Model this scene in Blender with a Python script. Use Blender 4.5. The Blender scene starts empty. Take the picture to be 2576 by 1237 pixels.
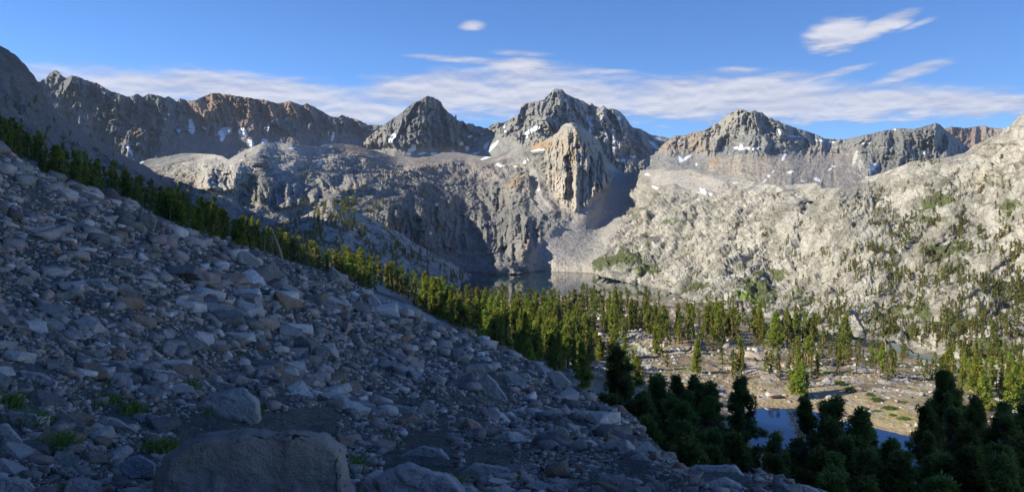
import bpy, bmesh, math, random
import numpy as np
from mathutils import Vector, Matrix
rng = np.random.default_rng(7)
random.seed(7)
sc = bpy.context.scene
COL = sc.collection
R = math.radians
# ------------------------------------------------------------------ camera
F = 2022.0            # focal length in units of a 2576 x 1237 picture
W0, H0 = 2576.0, 1237.0
PITCH = R(2.36)
cam = bpy.data.cameras.new('camera'); camo = bpy.data.objects.new('camera', cam); COL.objects.link(camo)
cam.sensor_width = 36; cam.lens = 36 * F / W0; cam.clip_start = 0.5; cam.clip_end = 60000
camo.rotation_euler = (R(90) - PITCH, 0, 0)
sc.camera = camo
CP, SP = math.cos(PITCH), math.sin(PITCH)
def ray(u, v):
    a = (np.asarray(u, float) - W0/2)/F; b = -(np.asarray(v, float) - H0/2)/F
    return a, CP + b*SP, -SP + b*CP
def pt(u, v, Y):
    a, fy, fz = ray(u, v); k = Y/fy
    return np.stack([a*k, np.broadcast_to(Y, np.shape(a*k)), fz*k], -1)
def yz(u, v, z):      # forward distance at which the sight line reaches height z
    a, fy, fz = ray(u, v); return float(z/fz*fy)
def pix(P):
    x, y, z = P[..., 0], P[..., 1], P[..., 2]
    d = y*CP - z*SP; h = y*SP + z*CP
    return W0/2 + F*x/d, H0/2 - F*h/d
# ------------------------------------------------------------------ light
SUN_EL, SUN_AZ = 27.0, -109.0          # degrees; azimuth clockwise from the view direction
sv = Vector((math.cos(R(SUN_EL))*math.sin(R(SUN_AZ)), math.cos(R(SUN_EL))*math.cos(R(SUN_AZ)), math.sin(R(SUN_EL))))
sl = bpy.data.lights.new('sun', 'SUN'); slo = bpy.data.objects.new('sun', sl); COL.objects.link(slo)
sl.energy = 5.0; sl.angle = R(0.5); sl.color = (1.0, 0.93, 0.78)
slo.rotation_euler = sv.to_track_quat('Z', 'Y').to_euler()
sc.view_settings.view_transform = 'Standard'; sc.view_settings.look = 'None'
sc.view_settings.exposure = 0.7; sc.view_settings.gamma = 1.0
try: sc.view_settings.use_curve_mapping = False
except Exception: pass
sc.cycles.max_bounces = 5; sc.cycles.diffuse_bounces = 2; sc.cycles.glossy_bounces = 2
sc.cycles.transmission_bounces = 2; sc.cycles.volume_bounces = 0; sc.cycles.transparent_max_bounces = 6
sc.cycles.sample_clamp_indirect = 4

class X:              # a tiny expression builder for Math nodes
    nt = None
    def __init__(s, v): s.v = v.v if isinstance(v, X) else v
    def _m(op, *a, clamp=False):
        n = X.nt.nodes.new('ShaderNodeMath'); n.operation = op; n.use_clamp = clamp
        for i, q in enumerate(a):
            q = q.v if isinstance(q, X) else q
            if isinstance(q, (int, float)): n.inputs[i].default_value = q
            else: X.nt.links.new(q, n.inputs[i])
        return X(n.outputs[0])
    def __add__(s, o): return X._m('ADD', s, o)
    __radd__ = __add__
    def __sub__(s, o): return X._m('SUBTRACT', s, o)
    def __rsub__(s, o): return X._m('SUBTRACT', o, s)
    def __mul__(s, o): return X._m('MULTIPLY', s, o)
    __rmul__ = __mul__
    def __truediv__(s, o): return X._m('DIVIDE', s, o)
def smooth(x, a, b):
    n = X.nt.nodes.new('ShaderNodeMapRange'); n.interpolation_type = 'SMOOTHSTEP'
    X.nt.links.new(x.v, n.inputs[0]); n.inputs[1].default_value = a; n.inputs[2].default_value = b
    n.inputs[3].default_value = 0; n.inputs[4].default_value = 1
    return X(n.outputs[0])

def world():
    w = bpy.data.worlds.new('World'); sc.world = w; w.use_nodes = True
    nt = w.node_tree; nt.nodes.clear(); X.nt = nt; L = nt.links.new
    out = nt.nodes.new('ShaderNodeOutputWorld')
    sky = nt.nodes.new('ShaderNodeTexSky'); sky.sky_type = 'NISHITA'; sky.sun_disc = False
    sky.sun_elevation = R(SUN_EL); sky.sun_rotation = R(-SUN_AZ)
    sky.altitude = 3300; sky.air_density = 1.0; sky.dust_density = 0.15; sky.ozone_density = 5.0
    hs = nt.nodes.new('ShaderNodeHueSaturation'); hs.inputs['Saturation'].default_value = 1.13; hs.inputs['Hue'].default_value = .506
    L(sky.outputs[0], hs.inputs['Color'])
    bg = nt.nodes.new('ShaderNodeBackground'); bg.inputs[1].default_value = SKY_STRENGTH
    L(hs.outputs[0], bg.inputs[0])
    tc = nt.nodes.new('ShaderNodeTexCoord'); sep = nt.nodes.new('ShaderNodeSeparateXYZ'); L(tc.outputs['Generated'], sep.inputs[0])
    x, y, z = (X(sep.outputs[i]) for i in range(3))
    az = X._m('ARCTAN2', x, y)*57.29578; el = X._m('ARCSINE', z)*57.29578
    comb = nt.nodes.new('ShaderNodeCombineXYZ'); L((az*0.16).v, comb.inputs[0]); L((el*0.75).v, comb.inputs[1])
    def noise(scale, det, off=(0, 0, 0), dist=0.0, rough=.55):
        m = nt.nodes.new('ShaderNodeVectorMath'); m.operation = 'ADD'; L(comb.outputs[0], m.inputs[0]); m.inputs[1].default_value = off
        n = nt.nodes.new('ShaderNodeTexNoise'); n.inputs['Scale'].default_value = scale; n.inputs['Detail'].default_value = det
        n.inputs['Roughness'].default_value = rough; n.inputs['Distortion'].default_value = dist; L(m.outputs[0], n.inputs['Vector'])
        return X(n.outputs[0])
    n1 = noise(1.25, 10, dist=.3, rough=.62); n1b = noise(1.25, 10, (0.0, .22, 0), dist=.3, rough=.62); n2 = noise(3.6, 5, (3, 7, 1)); n3 = noise(0.55, 3, (9, 2, 4))
    # cloud banks: centre, half sizes (picture units, turned into sky angles), rise to the right, strength
    E = [(60,235,200,44,0,.9),(330,218,260,36,.08,1.0),(660,240,330,42,.05,1.05),(900,282,230,34,.0,.9),(1130,235,230,42,-.03,1.0),(1330,205,190,34,0,.8),
         (1305,166,75,17,0,1.15),(1420,250,330,50,0,1.05),(1780,250,380,46,0,1.1),(2120,262,380,36,.02,1.15),(2480,262,260,26,.06,1.0),
         (1880,205,170,15,-.05,.75),(2050,197,130,9,-.2,.75),(2290,184,100,16,-.24,.72),(1855,178,50,8,0,.5),(1186,66,30,12,-.1,.8),
         (2108,84,80,34,-.08,1.4),(2205,72,95,22,-.30,1.15),(2310,60,40,6,-.3,.4),(1320,136,70,7,.05,.42),(1210,153,150,8,.05,.55),(2240,215,70,8,0,.45),(1500,180,90,8,.05,.5)]
    tot = None
    wob = (n2 - 0.5)
    for (u, v, ru, rv, tilt, s) in E:
        a, fy, fz = ray(u, v); A = math.degrees(math.atan2(a, fy)); e0 = math.degrees(math.atan2(fz, math.hypot(a, fy)))
        k = math.degrees(1/F)*math.cos(R(A))
        dx = (az - A); dy = (el - e0) + dx*tilt + wob*(rv*k*1.6)
        q = dx/(ru*1.1*k*math.cos(R(A))); p = dy/(rv*(1.3 if rv > 22 else 1.1)*k)
        e = X._m('SUBTRACT', 1.0, q*q + p*p)*s
        tot = e if tot is None else X._m('SMOOTH_MAX', tot, e, .25)
    d = X._m('MINIMUM', tot, 1.0) + (n1 - .5)*1.5 + (n3 - .5)*.8 + (n2 - .5)*.6
    cov = smooth(d, -0.38, 1.0)
    lit = smooth((n1 - n1b)*2.2 + tot*.35 + (n2 - .5)*.5, -.35, .75)
    mixc = nt.nodes.new('ShaderNodeMix'); mixc.data_type = 'RGBA'; L(lit.v, mixc.inputs[0])
    mixc.inputs[6].default_value = (.25, .28, .40, 1); mixc.inputs[7].default_value = (.50, .50, .54, 1)
    bc = nt.nodes.new('ShaderNodeBackground'); bc.inputs[1].default_value = 1.0; L(mixc.outputs[2], bc.inputs[0])
    ms = nt.nodes.new('ShaderNodeMixShader'); L((cov*.93).v, ms.inputs[0]); L(bg.outputs[0], ms.inputs[1]); L(bc.outputs[0], ms.inputs[2])
    L(ms.outputs[0], out.inputs[0])
SKY_STRENGTH = 0.112
world()

# ------------------------------------------------------------------ numpy noise
_p = np.random.default_rng(3).permutation(256); PERM = np.concatenate([_p, _p, _p])
_g = np.random.default_rng(4).normal(size=(256, 3)); GRAD = (_g/np.linalg.norm(_g, axis=1)[:, None]).astype(np.float32)
def perlin(P):
    P = np.asarray(P, np.float64); i = np.floor(P).astype(np.int64); f = (P - i).astype(np.float32); i &= 255
    w = f*f*f*(f*(f*6-15)+10); r = 0
    for dx in (0, 1):
        wx = w[..., 0] if dx else 1-w[..., 0]; a = PERM[i[..., 0]+dx]
        for dy in (0, 1):
            wy = w[..., 1] if dy else 1-w[..., 1]; b = PERM[a+i[..., 1]+dy]
            for dz in (0, 1):
                wz = w[..., 2] if dz else 1-w[..., 2]; g = GRAD[PERM[b+i[..., 2]+dz]]
                r = r + wx*wy*wz*(g[..., 0]*(f[..., 0]-dx)+g[..., 1]*(f[..., 1]-dy)+g[..., 2]*(f[..., 2]-dz))
    return r*1.6
def fbm(P, size, octs=5, gain=.5, ridged=False, sq=(1, 1, 1), seed=0):
    P = np.asarray(P)*np.array(sq)/size + seed*17.31; s = 0; a = 1; t = 0
    for k in range(octs):
        n = perlin(P)
        if ridged: n = 1-2*np.abs(n)
        s = s + a*n; t += a; a *= gain; P = P*2.03+5.2
    return s/t
def sstep(a, b, x):
    t = np.clip((x-a)/(b-a), 0, 1); return t*t*(3-2*t)
def facets(P, size, seed=0, sq=(1,1,1)):   # blocky cellular relief: distance to the cell edge and a value per cell
    Q = np.asarray(P)*np.array(sq)/size + seed*3.7; i = np.floor(Q).astype(np.int64); f = Q - i
    d1 = np.full(Q.shape[:-1], 9.); d2 = d1.copy(); val = np.zeros_like(d1)
    for dx in (-1, 0, 1):
        for dy in (-1, 0, 1):
            for dz in (-1, 0, 1):
                h = PERM[(PERM[(PERM[(i[..., 0]+dx) & 255] + i[..., 1]+dy) & 255] + i[..., 2]+dz) & 255]
                c = np.stack([PERM[h+1]/256. , PERM[h+57]/256., PERM[h+119]/256.], -1) + np.array([dx, dy, dz])
                d = np.sqrt(((c-f)**2).sum(-1)); m = d < d1
                d2 = np.where(m, d1, np.minimum(d2, d)); val = np.where(m, h/255., val); d1 = np.where(m, d, d1)
    return d2-d1, val

def tilt(P, size, seed=0, sq=(1, 1, 1)):   # every cell is a flat face leaning its own way: fractured rock
    Q = np.asarray(P)*np.array(sq)/size + seed*5.9; i = np.floor(Q).astype(np.int64); f = Q - i
    best = np.full(Q.shape[:-1], 9.); out = np.zeros_like(best); g = GRAD.astype(float)
    for dx in (-1, 0, 1):
        for dy in (-1, 0, 1):
            for dz in (-1, 0, 1):
                h = PERM[(PERM[(PERM[(i[..., 0]+dx) & 255] + i[..., 1]+dy) & 255] + i[..., 2]+dz) & 255]
                c = np.stack([PERM[h+1]/256. , PERM[h+57]/256., PERM[h+119]/256.], -1) + np.array([dx, dy, dz]) - f
                d = (c*c).sum(-1); m = d < best; t = (c*g[h]).sum(-1) + (h/255.-.5)*.5
                out = np.where(m, t, out); best = np.where(m, d, best)
    return out

_m = np.linalg.qr(np.random.default_rng(8).normal(size=(3, 3)))[0]
def blocks(P, L, seed=0, sq=(1, 1, 1), skew=.35):   # jointed rock: blocks between three sets of cracks, each set back or forward a little
    M = np.eye(3)+skew*np.roll(_m, seed, 0); w = P + L*.35*np.stack([perlin(P/(L*2.2)+seed), perlin(P/(L*2.2)+seed+7.7), perlin(P/(L*2.2)+seed+3.1)], -1)
    Q = (w*np.array(sq))@M/L + seed*.37; i = np.floor(Q).astype(np.int64) & 255; h = PERM[(PERM[(PERM[i[..., 0]]+i[..., 1]) & 255]+i[..., 2]) & 255]
    f = Q-np.floor(Q); g = GRAD[h]; return (h/255.-.5) + ((f-.5)*g).sum(-1)*.6

class TPS:            # thin-plate interpolation of 1/Y over the picture: a plane in space stays a plane
    def __init__(s, C):
        C = np.array(C, float); s.X = C[:, :2]/500.; y = 1/C[:, 2]; s.k = 1/ y.mean(); y = y*s.k; n = len(C)
        K = s.ker(s.X, s.X) + np.eye(n)*2e-3; Q = np.c_[np.ones(n), s.X]
        A = np.block([[K, Q], [Q.T, np.zeros((3, 3))]]); s.w = np.linalg.solve(A, np.r_[y, 0, 0, 0])
    def ker(s, A, B):
        r2 = ((A[:, None]-B[None])**2).sum(-1); return .5*r2*np.log(r2+1e-12)
    def __call__(s, u, v, lo=1e-5):
        u, v = np.broadcast_arrays(u, v); Q = np.c_[u.ravel(), v.ravel()]/500.; o = np.empty(len(Q))
        for i in range(0, len(Q), 60000):
            q = Q[i:i+60000]; o[i:i+60000] = s.ker(q, s.X) @ s.w[:-3] + s.w[-3] + q @ s.w[-2:]
        return 1/np.maximum(o/s.k, lo).reshape(u.shape)

def tag(o, label=None, cat=None, group=None, kind=None):
    if label: o['label'] = label
    if cat: o['category'] = cat
    if group: o['group'] = group
    if kind: o['kind'] = kind
    return o
def mesh_np(name, V, Fq, mat, col=None, smooth_=False, parent=None, link=True, tri=False):
    me = bpy.data.meshes.new(name); V = np.ascontiguousarray(V.reshape(-1, 3), np.float32); n = 3 if tri else 4
    Fq = np.ascontiguousarray(Fq.reshape(-1, n), np.int32)
    me.vertices.add(len(V)); me.vertices.foreach_set('co', V.ravel())
    me.loops.add(Fq.size); me.loops.foreach_set('vertex_index', Fq.ravel())
    me.polygons.add(len(Fq)); me.polygons.foreach_set('loop_start', np.arange(0, Fq.size, n, dtype=np.int32))
    me.polygons.foreach_set('loop_total', np.full(len(Fq), n, np.int32))
    if smooth_: me.polygons.foreach_set('use_smooth', np.ones(len(Fq), bool))
    me.update(calc_edges=True)
    if col is not None:
        a = me.color_attributes.new('col', 'FLOAT_COLOR', 'POINT'); c = np.ones((len(V), 4), np.float32); c[:, :col.shape[-1]] = col.reshape(len(V), -1)
        a.data.foreach_set('color', c.ravel())
    if mat: me.materials.append(mat)
    if not link: return me
    o = bpy.data.objects.new(name, me); COL.objects.link(o)
    if parent: o.parent = parent
    return o
def grid_faces(r, c):
    i = np.arange((r-1)*c).reshape(r-1, c)[:, :-1].ravel(); return np.stack([i, i+c, i+c+1, i+1], -1)

# ------------------------------------------------------------------ materials
def new_mat(name):
    m = bpy.data.materials.new(name); m.use_nodes = True; nt = m.node_tree; nt.nodes.clear()
    o = nt.nodes.new('ShaderNodeOutputMaterial'); b = nt.nodes.new('ShaderNodeBsdfPrincipled'); nt.links.new(b.outputs[0], o.inputs[0])
    return m, nt, b, o
def node(nt, t, **k):
    n = nt.nodes.new(t)
    for a, v in k.items():
        if isinstance(v, bpy.types.NodeSocket): nt.links.new(v, n.inputs[a.replace('_', ' ')])
        elif a.startswith('p_'): setattr(n, a[2:], v)
        else: n.inputs[a.replace('_', ' ')].default_value = v
    return n
def rock_mat(name, size, bump=1.0, contrast=.35, crack=0.0, coords='Object', base=None, lichen=0.0, grain=0.0):
    """size = metres of the finest pattern; colour comes from the surface's own 'col' attribute"""
    m, nt, b, o = new_mat(name); L = nt.links.new
    tc = node(nt, 'ShaderNodeTexCoord'); P = tc.outputs[coords]
    if base is None:
        at = node(nt, 'ShaderNodeAttribute', p_attribute_name='col'); colr = at.outputs['Color']
    else:
        rgb = node(nt, 'ShaderNodeRGB'); rgb.outputs[0].default_value = (*base, 1); colr = rgb.outputs[0]
    n1 = node(nt, 'ShaderNodeTexNoise', Vector=P, Scale=1/(size*6), Detail=9.0, Roughness=.65)
    n2 = node(nt, 'ShaderNodeTexNoise', Vector=P, Scale=1/size, Detail=4.0, Roughness=.6)
    vo = node(nt, 'ShaderNodeTexVoronoi', Vector=P, Scale=1/(size*3.2), p_feature='DISTANCE_TO_EDGE')
    X.nt = nt
    k = (X(n1.outputs[0]) - .5)*contrast*2.2 + (X(n2.outputs[0]) - .5)*contrast*1.2 + 1.0
    n5 = node(nt, 'ShaderNodeTexNoise', Vector=P, Scale=9/size, Detail=3.0, Roughness=.7); k = k + (X(n5.outputs[0]) - .5)*grain
    if crack: k = k*(smooth(X(vo.outputs['Distance']), 0.0, .06)*crack + (1-crack))
    mul = node(nt, 'ShaderNodeVectorMath', p_operation='SCALE'); L(colr, mul.inputs[0]); L(k.v, mul.inputs['Scale'])
    colo = mul.outputs[0]
    if lichen:
        n4 = node(nt, 'ShaderNodeTexNoise', Vector=P, Scale=1/(size*1.7), Detail=5.0, Roughness=.7)
        f = smooth(X(n4.outputs[0]), .58, .66)*lichen
        mx = node(nt, 'ShaderNodeMix', p_data_type='RGBA'); L(f.v, mx.inputs[0]); L(colo, mx.inputs[6]); mx.inputs[7].default_value = (.045, .042, .04, 1); colo = mx.outputs[2]
    L(colo, b.inputs['Base Color']); b.inputs['Roughness'].default_value = .93; b.inputs['Specular IOR Level'].default_value = .12
    h = X(n1.outputs[0])*2.2 + X(n2.outputs[0])*.5 + X(n5.outputs[0])*(.12*grain) + smooth(X(vo.outputs['Distance']), 0, .08)*(.35*crack)
    bp = node(nt, 'ShaderNodeBump', Strength=bump, Distance=size*1.6); L(h.v, bp.inputs['Height']); L(bp.outputs[0], b.inputs['Normal'])
    return m
MAT = {}
MAT['far'] = rock_mat('far_rock', 8.0, 1.0, .42)
MAT['mid'] = rock_mat('granite_hillside', 3.0, .8, .27, .3)
MAT['floor'] = rock_mat('valley_ground', 1.6, .8, .3)
MAT['talus'] = rock_mat('talus_ground', .10, 1.0, .45, .3)
MAT['stone'] = rock_mat('talus_stone', .12, .7, .36, 0, lichen=.55, grain=.9)

# ------------------------------------------------------------------ terrain sheets
def curve(p):
    p = np.array(p, float); return lambda u: np.interp(u, p[:, 0], p[:, 1])
def riblift(U, V, poly, w):     # a tent along the line that dies out toward its end
    L = np.cumsum([0]+[math.hypot(b[0]-a[0], b[1]-a[1]) for a, b in zip(poly[:-1], poly[1:])]); out = np.zeros(U.shape)
    for k, (a, b) in enumerate(zip(poly[:-1], poly[1:])):
        ax, ay = a; dx, dy = b[0]-ax, b[1]-ay; t = np.clip(((U-ax)*dx+(V-ay)*dy)/(dx*dx+dy*dy), 0, 1); s = (L[k]+t*(L[k+1]-L[k]))/L[-1]
        out = np.maximum(out, np.clip(1-np.hypot(U-ax-t*dx, V-ay-t*dy)/(w*(.8+.5*s)), 0, 1)*(1-s**2))
    return out
def ribdist(U, V, poly):
    best = np.full(U.shape, 1e9)
    for (a, b) in zip(poly[:-1], poly[1:]):
        ax, ay = a; bx, by = b; dx, dy = bx-ax, by-ay; t = np.clip(((U-ax)*dx+(V-ay)*dy)/(dx*dx+dy*dy), 0, 1)
        best = np.minimum(best, np.hypot(U-ax-t*dx, V-ay-t*dy))
    return best
def normals(P):
    du = np.gradient(P, axis=1); dv = np.gradient(P, axis=0); n = np.cross(dv, du); l = np.linalg.norm(n, axis=-1, keepdims=True)
    n = n/np.maximum(l, 1e-9); s = np.sign((n*-P).sum(-1, keepdims=True)); return n*np.where(s == 0, 1, s)
SURF = {}
def sheet(name, top, bot, ctrl, u0, u1, du, rows, mat, disp, paint, jag=2.0, jagsize=30, ribs=(), back=.06, backdrop=.7, post=None, power=1.0, sm=False, crestfade=.35, nzf=(.15, 1.0), fadew=26, relief=0.0):
    u = np.arange(u0, u1+du, du); n = len(u)
    jn = fbm(np.stack([u, u*0+3.3, u*0], -1), jagsize, 5, .7, ridged=True, seed=len(name))*jag + np.maximum(0, fbm(np.stack([u, u*0+9.3, u*0], -1), 7, 2, .6, seed=len(name)+5)-.25)*jag*2.2
    vt = curve(top)(u) - jn; vb = curve(bot)(u)
    t = np.linspace(0, 1, rows)[:, None]**power
    V = vt[None]+(vb-vt)[None]*t; U = np.broadcast_to(u, V.shape)
    tps = TPS(ctrl); Y = tps(U, V)
    UW = U + 9*fbm(np.stack([U, V, U*0], -1), 40, 4, .55, seed=61); VW = V + 5*fbm(np.stack([U, V, U*0], -1), 40, 4, .55, seed=62)
    for (poly, w, amp) in ribs:
        Y = Y - amp*riblift(UW, VW, poly, w)
    P = pt(U, V, Y); N = normals(P)
    global LAST_N, ALONG; LAST_N = N; q_ = (P[0, -1]-P[0, 0])[:2]; ALONG = q_/np.linalg.norm(q_)     # direction along the crest
    D = disp(P, U, V)*(crestfade+(1-crestfade)*sstep(0, fadew, V-vt[None])); global LAST_D; LAST_D = D
    wr = relief(U, V) if callable(relief) else float(relief)
    if relief:      # push the face in and out horizontally: crests keep their outline and nothing folds over
        c = np.clip((N*-P).sum(-1)/np.linalg.norm(P, axis=-1), .28, 1); P = pt(U, V, Y - D*wr/c)
    kz = nzf[0]+(nzf[1]-nzf[0])*sstep(4, 60, V-vt[None]); N2 = N*np.stack([kz*0+1, kz*0+1, kz], -1)
    P = P + N2*(D*(1-wr))[..., None]
    if post: P = post(P, U, V)
    C = paint(P, U, V, N)
    SURF[name] = dict(U=U, V=V, P=P, N=N, u0=u0, du=du, vt=vt, vb=vb, t=t[:, 0], rows=rows)
    # the far side of the crest, dropping away out of sight
    T = P[0]; rowsb = []
    for k in (1, 2, 4, 7, 12):
        q = T.copy(); dd = back*T[:, 1]*k/4; q[:, 1] += dd; q[:, 0] *= q[:, 1]/T[:, 1]
        q[:, 2] -= backdrop*dd + fbm(q, max(T[:, 1].mean()*.05, 1), 4)*dd*.3; rowsb.append(q)
    rb = np.stack(rowsb[::-1]); PA = np.concatenate([rb, P]); CA = np.concatenate([np.repeat(C[:1], len(rb), 0), C])
    o = mesh_np(name, PA, grid_faces(*PA.shape[:2]), MAT[mat] if isinstance(mat, str) else mat, CA, sm)
    return tag(o, kind='structure')
def at(surf, u, v):   # point of a finished sheet seen at picture position u, v (before-displacement parametrisation)
    s = SURF[surf]; i = int(round((u-s['u0'])/s['du'])); i = min(max(i, 0), s['U'].shape[1]-1)
    col = s['V'][:, i]; j = int(np.clip(np.searchsorted(col, v), 0, len(col)-1)); return s['P'][j, i], s['N'][j, i]

def blobs(U, V, P, C, lst, seed=1, nz=None):
    """paint albedo: (u, v, half width, half height, turn in degrees, colour, strength, raggedness)"""
    if nz is None: nz = fbm(np.stack([U, V, U*0], -1), 26, 5, .6, seed=seed)
    nz2 = fbm(np.stack([U, V, U*0], -1), 9, 3, .6, seed=seed+30)
    for (u, v, a, b, ang, c, s, rag) in lst:
        if c == SNOW: a, b = a*1.3, b*1.3
        ca, sa = math.cos(R(ang)), math.sin(R(ang)); x = U-u; y = V-v
        m = (np.abs(x) < 2.2*max(a, b)) & (np.abs(y) < 2.2*max(a, b))
        if not m.any(): continue
        x, y = x[m], y[m]; d = np.hypot((x*ca+y*sa)/a, (-x*sa+y*ca)/b) + nz[m]*rag + (nz2[m]*rag*1.1 if c == SNOW else 0)
        w = (1-sstep(.75, 1.05, d))*s; C[m] = C[m]*(1-w[:, None]) + np.array(c)*w[:, None]
    return C
def mixc(C, c, w): return C*(1-w[..., None]) + np.array(c)*w[..., None]
GREY = (.19, .19, .185); DGREY = (.125, .13, .13); BROWN = (.23, .17, .13); RUST = (.30, .15, .07); ORANGE = (.42, .26, .12)
SCREE = (.27, .245, .22); LIGHT = (.43, .405, .36); PALE = (.55, .52, .46); SNOW = (.86, .88, .92); GREEN = (.07, .095, .03); TAN = (.36, .29, .20); LGREEN = (.15, .20, .05)
SHRUB = (.05, .07, .025)

exec_order = []
# ================================================================== far mountains
def sc_(C): return np.broadcast_to(np.array(C, float), C_shape).copy()
ZL, ZP = -88.0, -80.0                        # heights of the lakes and of the pond, camera = 0
def base(P, c): return np.broadcast_to(np.array(c, float), P.shape).copy()

TOP_RANGE = [(-80,150),(60,222),(103,207),(112,202),(125,187.5),(133,181),(140.6,177.5),(147,182),(153,189),(167,200),(174,194),(183,191),(187,193),(192,192),(213,202),(242,210.6),(258,220),(274,230),(292,236),(310,241),(318,246),(334,244),(341,239),(347,238),(359,245),(374,238),(395,240),(416,248),(424,244),(431,248),(445,257),(454,250),(473,257),(491,253),(512,245),(530,236.6),(555,237),(587,243),(626,248),(665,253),(694,261.5),(715,258.6),(728,255),(747,262),(762,267.5),(772,262),(794,273),(815,285),(833,296),(847,297),(861,291),(880,298),(889,300),(910,308),(924,315.6),(960,317),(1000,325),(1060,340)]
RR = [  # ribs of the left range, from their crests down
 ([(183,195),(172,225),(155,262)],22,70),([(245,212),(262,262),(240,300),(236,330)],20,70),([(300,240),(285,270),(292,300),(288,330),(262,350),(250,372)],20,80),
 ([(347,238),(352,262),(345,300),(338,330)],20,70),([(374,240),(372,300),(362,325),(335,345)],24,80),([(395,244),(400,300),(345,352),(340,395)],26,60),
 ([(454,250),(462,285),(440,320)],18,50),([(530,238),(540,262),(535,295),(548,322)],22,80),([(587,244),(600,275),(608,300)],16,60),([(626,250),(622,280),(640,310)],16,50),
 ([(665,256),(676,290),(700,335)],18,60),([(728,256),(742,285),(752,310)],16,60),([(772,264),(783,290),(788,310)],14,60),([(690,315),(720,330),(745,350)],14,30),([(861,292),(868,320),(872,345)],16,70),([(900,308),(915,330)],14,50)]
def d_far(amp_, size, flute=.35, seed=1, apron=None):
    def f(P, U, V):
        amp = amp_*1.6; S_ = U/F*P[..., 1].mean(); W = np.stack([S_, S_*0, P[..., 2]], -1); w = W + 46*np.stack([fbm(W, 200, 4, seed=9), P[..., 0]*0, fbm(W, 260, 3, seed=11)], -1)
        w = w + np.stack([P[..., 2]*.25*np.sign(fbm(W, size*2.5, 1, seed=seed+9)), P[..., 0]*0, P[..., 0]*0], -1)*0; big = fbm(w, size, 2, .5, True, (1, 0, .34), seed); med = fbm(w, size*.40, 3, .55, True, (1, 0, .42), seed+1); sml = fbm(w, size*.13, 3, .6, True, (1, 0, .6), seed+2)
        ap = 1 if apron is None else 1-.82*apron(U, V+8*fbm(W, 60, 3, seed=77))
        return ap*((big-.2)*amp*.90 + (med-.2)*amp*.62 + (sml-.2)*amp*.30 + fbm(W, size*.9, 3, seed=seed+4)*amp*.3 + blocks(W, size*.22, seed, (1, .5, .35), .12)*amp*.20 + blocks(W, size*.09, seed+1, (1, .6, .5), .15)*amp*.15)
    return f
def strata(P, seed, size=90): return fbm(P, size, 5, .6, seed=seed)
def p_range(P, U, V, N):
    C = base(P, (.185, .190, .188)); n = strata(P, 3); n2 = fbm(P, 420, 4, seed=8)
    C = mixc(C, (.30, .285, .27), sstep(2, 22, -LAST_D)*.55); C = C*(1+.25*np.clip(fbm(P*[1, 0, 1], 60, 4, .65, False, (1, 0, .3), 88), -1, 1))[..., None]
    C = mixc(C, (.29, .20, .145), sstep(430, 520, U + n*60)*(1-sstep(700, 900, U))*(1-sstep(300, 345, V+n*14))*.9)
    C = mixc(C, (.21, .18, .16), sstep(690, 760, U+n*40)*.7)
    C = mixc(C, (.25, .20, .18), sstep(318, 345, V+n*12+n2*16)*sstep(380, 470, U)*.85)
    C = mixc(C, (.24, .24, .24), sstep(.15, .6, n2)*.35)
    C = mixc(C, (.27, .27, .26), sstep(.25, .5, n)*(1-sstep(450, 520, U))*.6)
    C = blobs(U, V, P, C, [(338,338,8,16,20,(.40,.20,.09),.9,.6),(302,348,18,12,0,RUST,.6,.8),(345,300,5,16,-20,(.30,.17,.1),.5,.6),(395,312,20,5,-40,RUST,.5,.8),(560,252,30,8,10,(.33,.2,.13),.6,.8),(640,266,26,7,15,(.33,.2,.13),.6,.8),(460,250,16,5,0,(.3,.19,.13),.5,.6)], 2)
    C = blobs(U, V, P, C, [(450,328,5,4,0,SNOW,1,.5),(480,311,6,9,0,SNOW,1,.5),(484,326,7,9,0,SNOW,1,.5),(513,322,5,3,30,SNOW,1,.4),(566,331,15,8,-22,SNOW,1,.35),(560,345,5,9,15,SNOW,1,.4),(611,331,10,9,0,SNOW,1,.4),(616,341,8,6,0,SNOW,1,.4),(631,360,9,5,55,SNOW,1,.4),(665,355,6,5,0,SNOW,1,.5),(674,319,3,9,10,SNOW,1,.5),(697,358,8,2,0,SNOW,.9,.5),(697,300,2,4,0,SNOW,1,.3),(322,369,3,11,-15,SNOW,1,.4),(329,384,3,9,-20,SNOW,1,.4),(838,342,3,10,12,SNOW,.9,.5),(720,300,3,6,10,SNOW,.9,.5),(417,300,3,2,0,SNOW,.9,.3),(425,288,3,2,0,SNOW,.9,.3)], 5)
    return C
sheet('mountain', TOP_RANGE, [(-80,470),(300,470),(600,440),(1060,430)],
  [(-80,180,2900),(103,207,3100),(190,192,3180),(300,240,3288),(420,245,3416),(550,237,3564),(730,255,3793),(860,291,3979),(960,317,4132),(1060,340,4298),
   (100,330,2800),(250,330,2990),(330,330,3080),(450,330,3230),(600,330,3400),(750,330,3600),(900,350,3840),(100,440,2600),(300,420,2800),(450,400,2980),(650,400,3200),(850,400,3500),(1000,400,3800)],
  -80, 1060, 1.35, 210, 'far', d_far(34, 210, apron=lambda U, V: sstep(322, 345, V)*sstep(380, 440, U)*.8), p_range, jag=3.5, nzf=(.05, .2), crestfade=.8, fadew=20, relief=1.0, ribs=RR)

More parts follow.
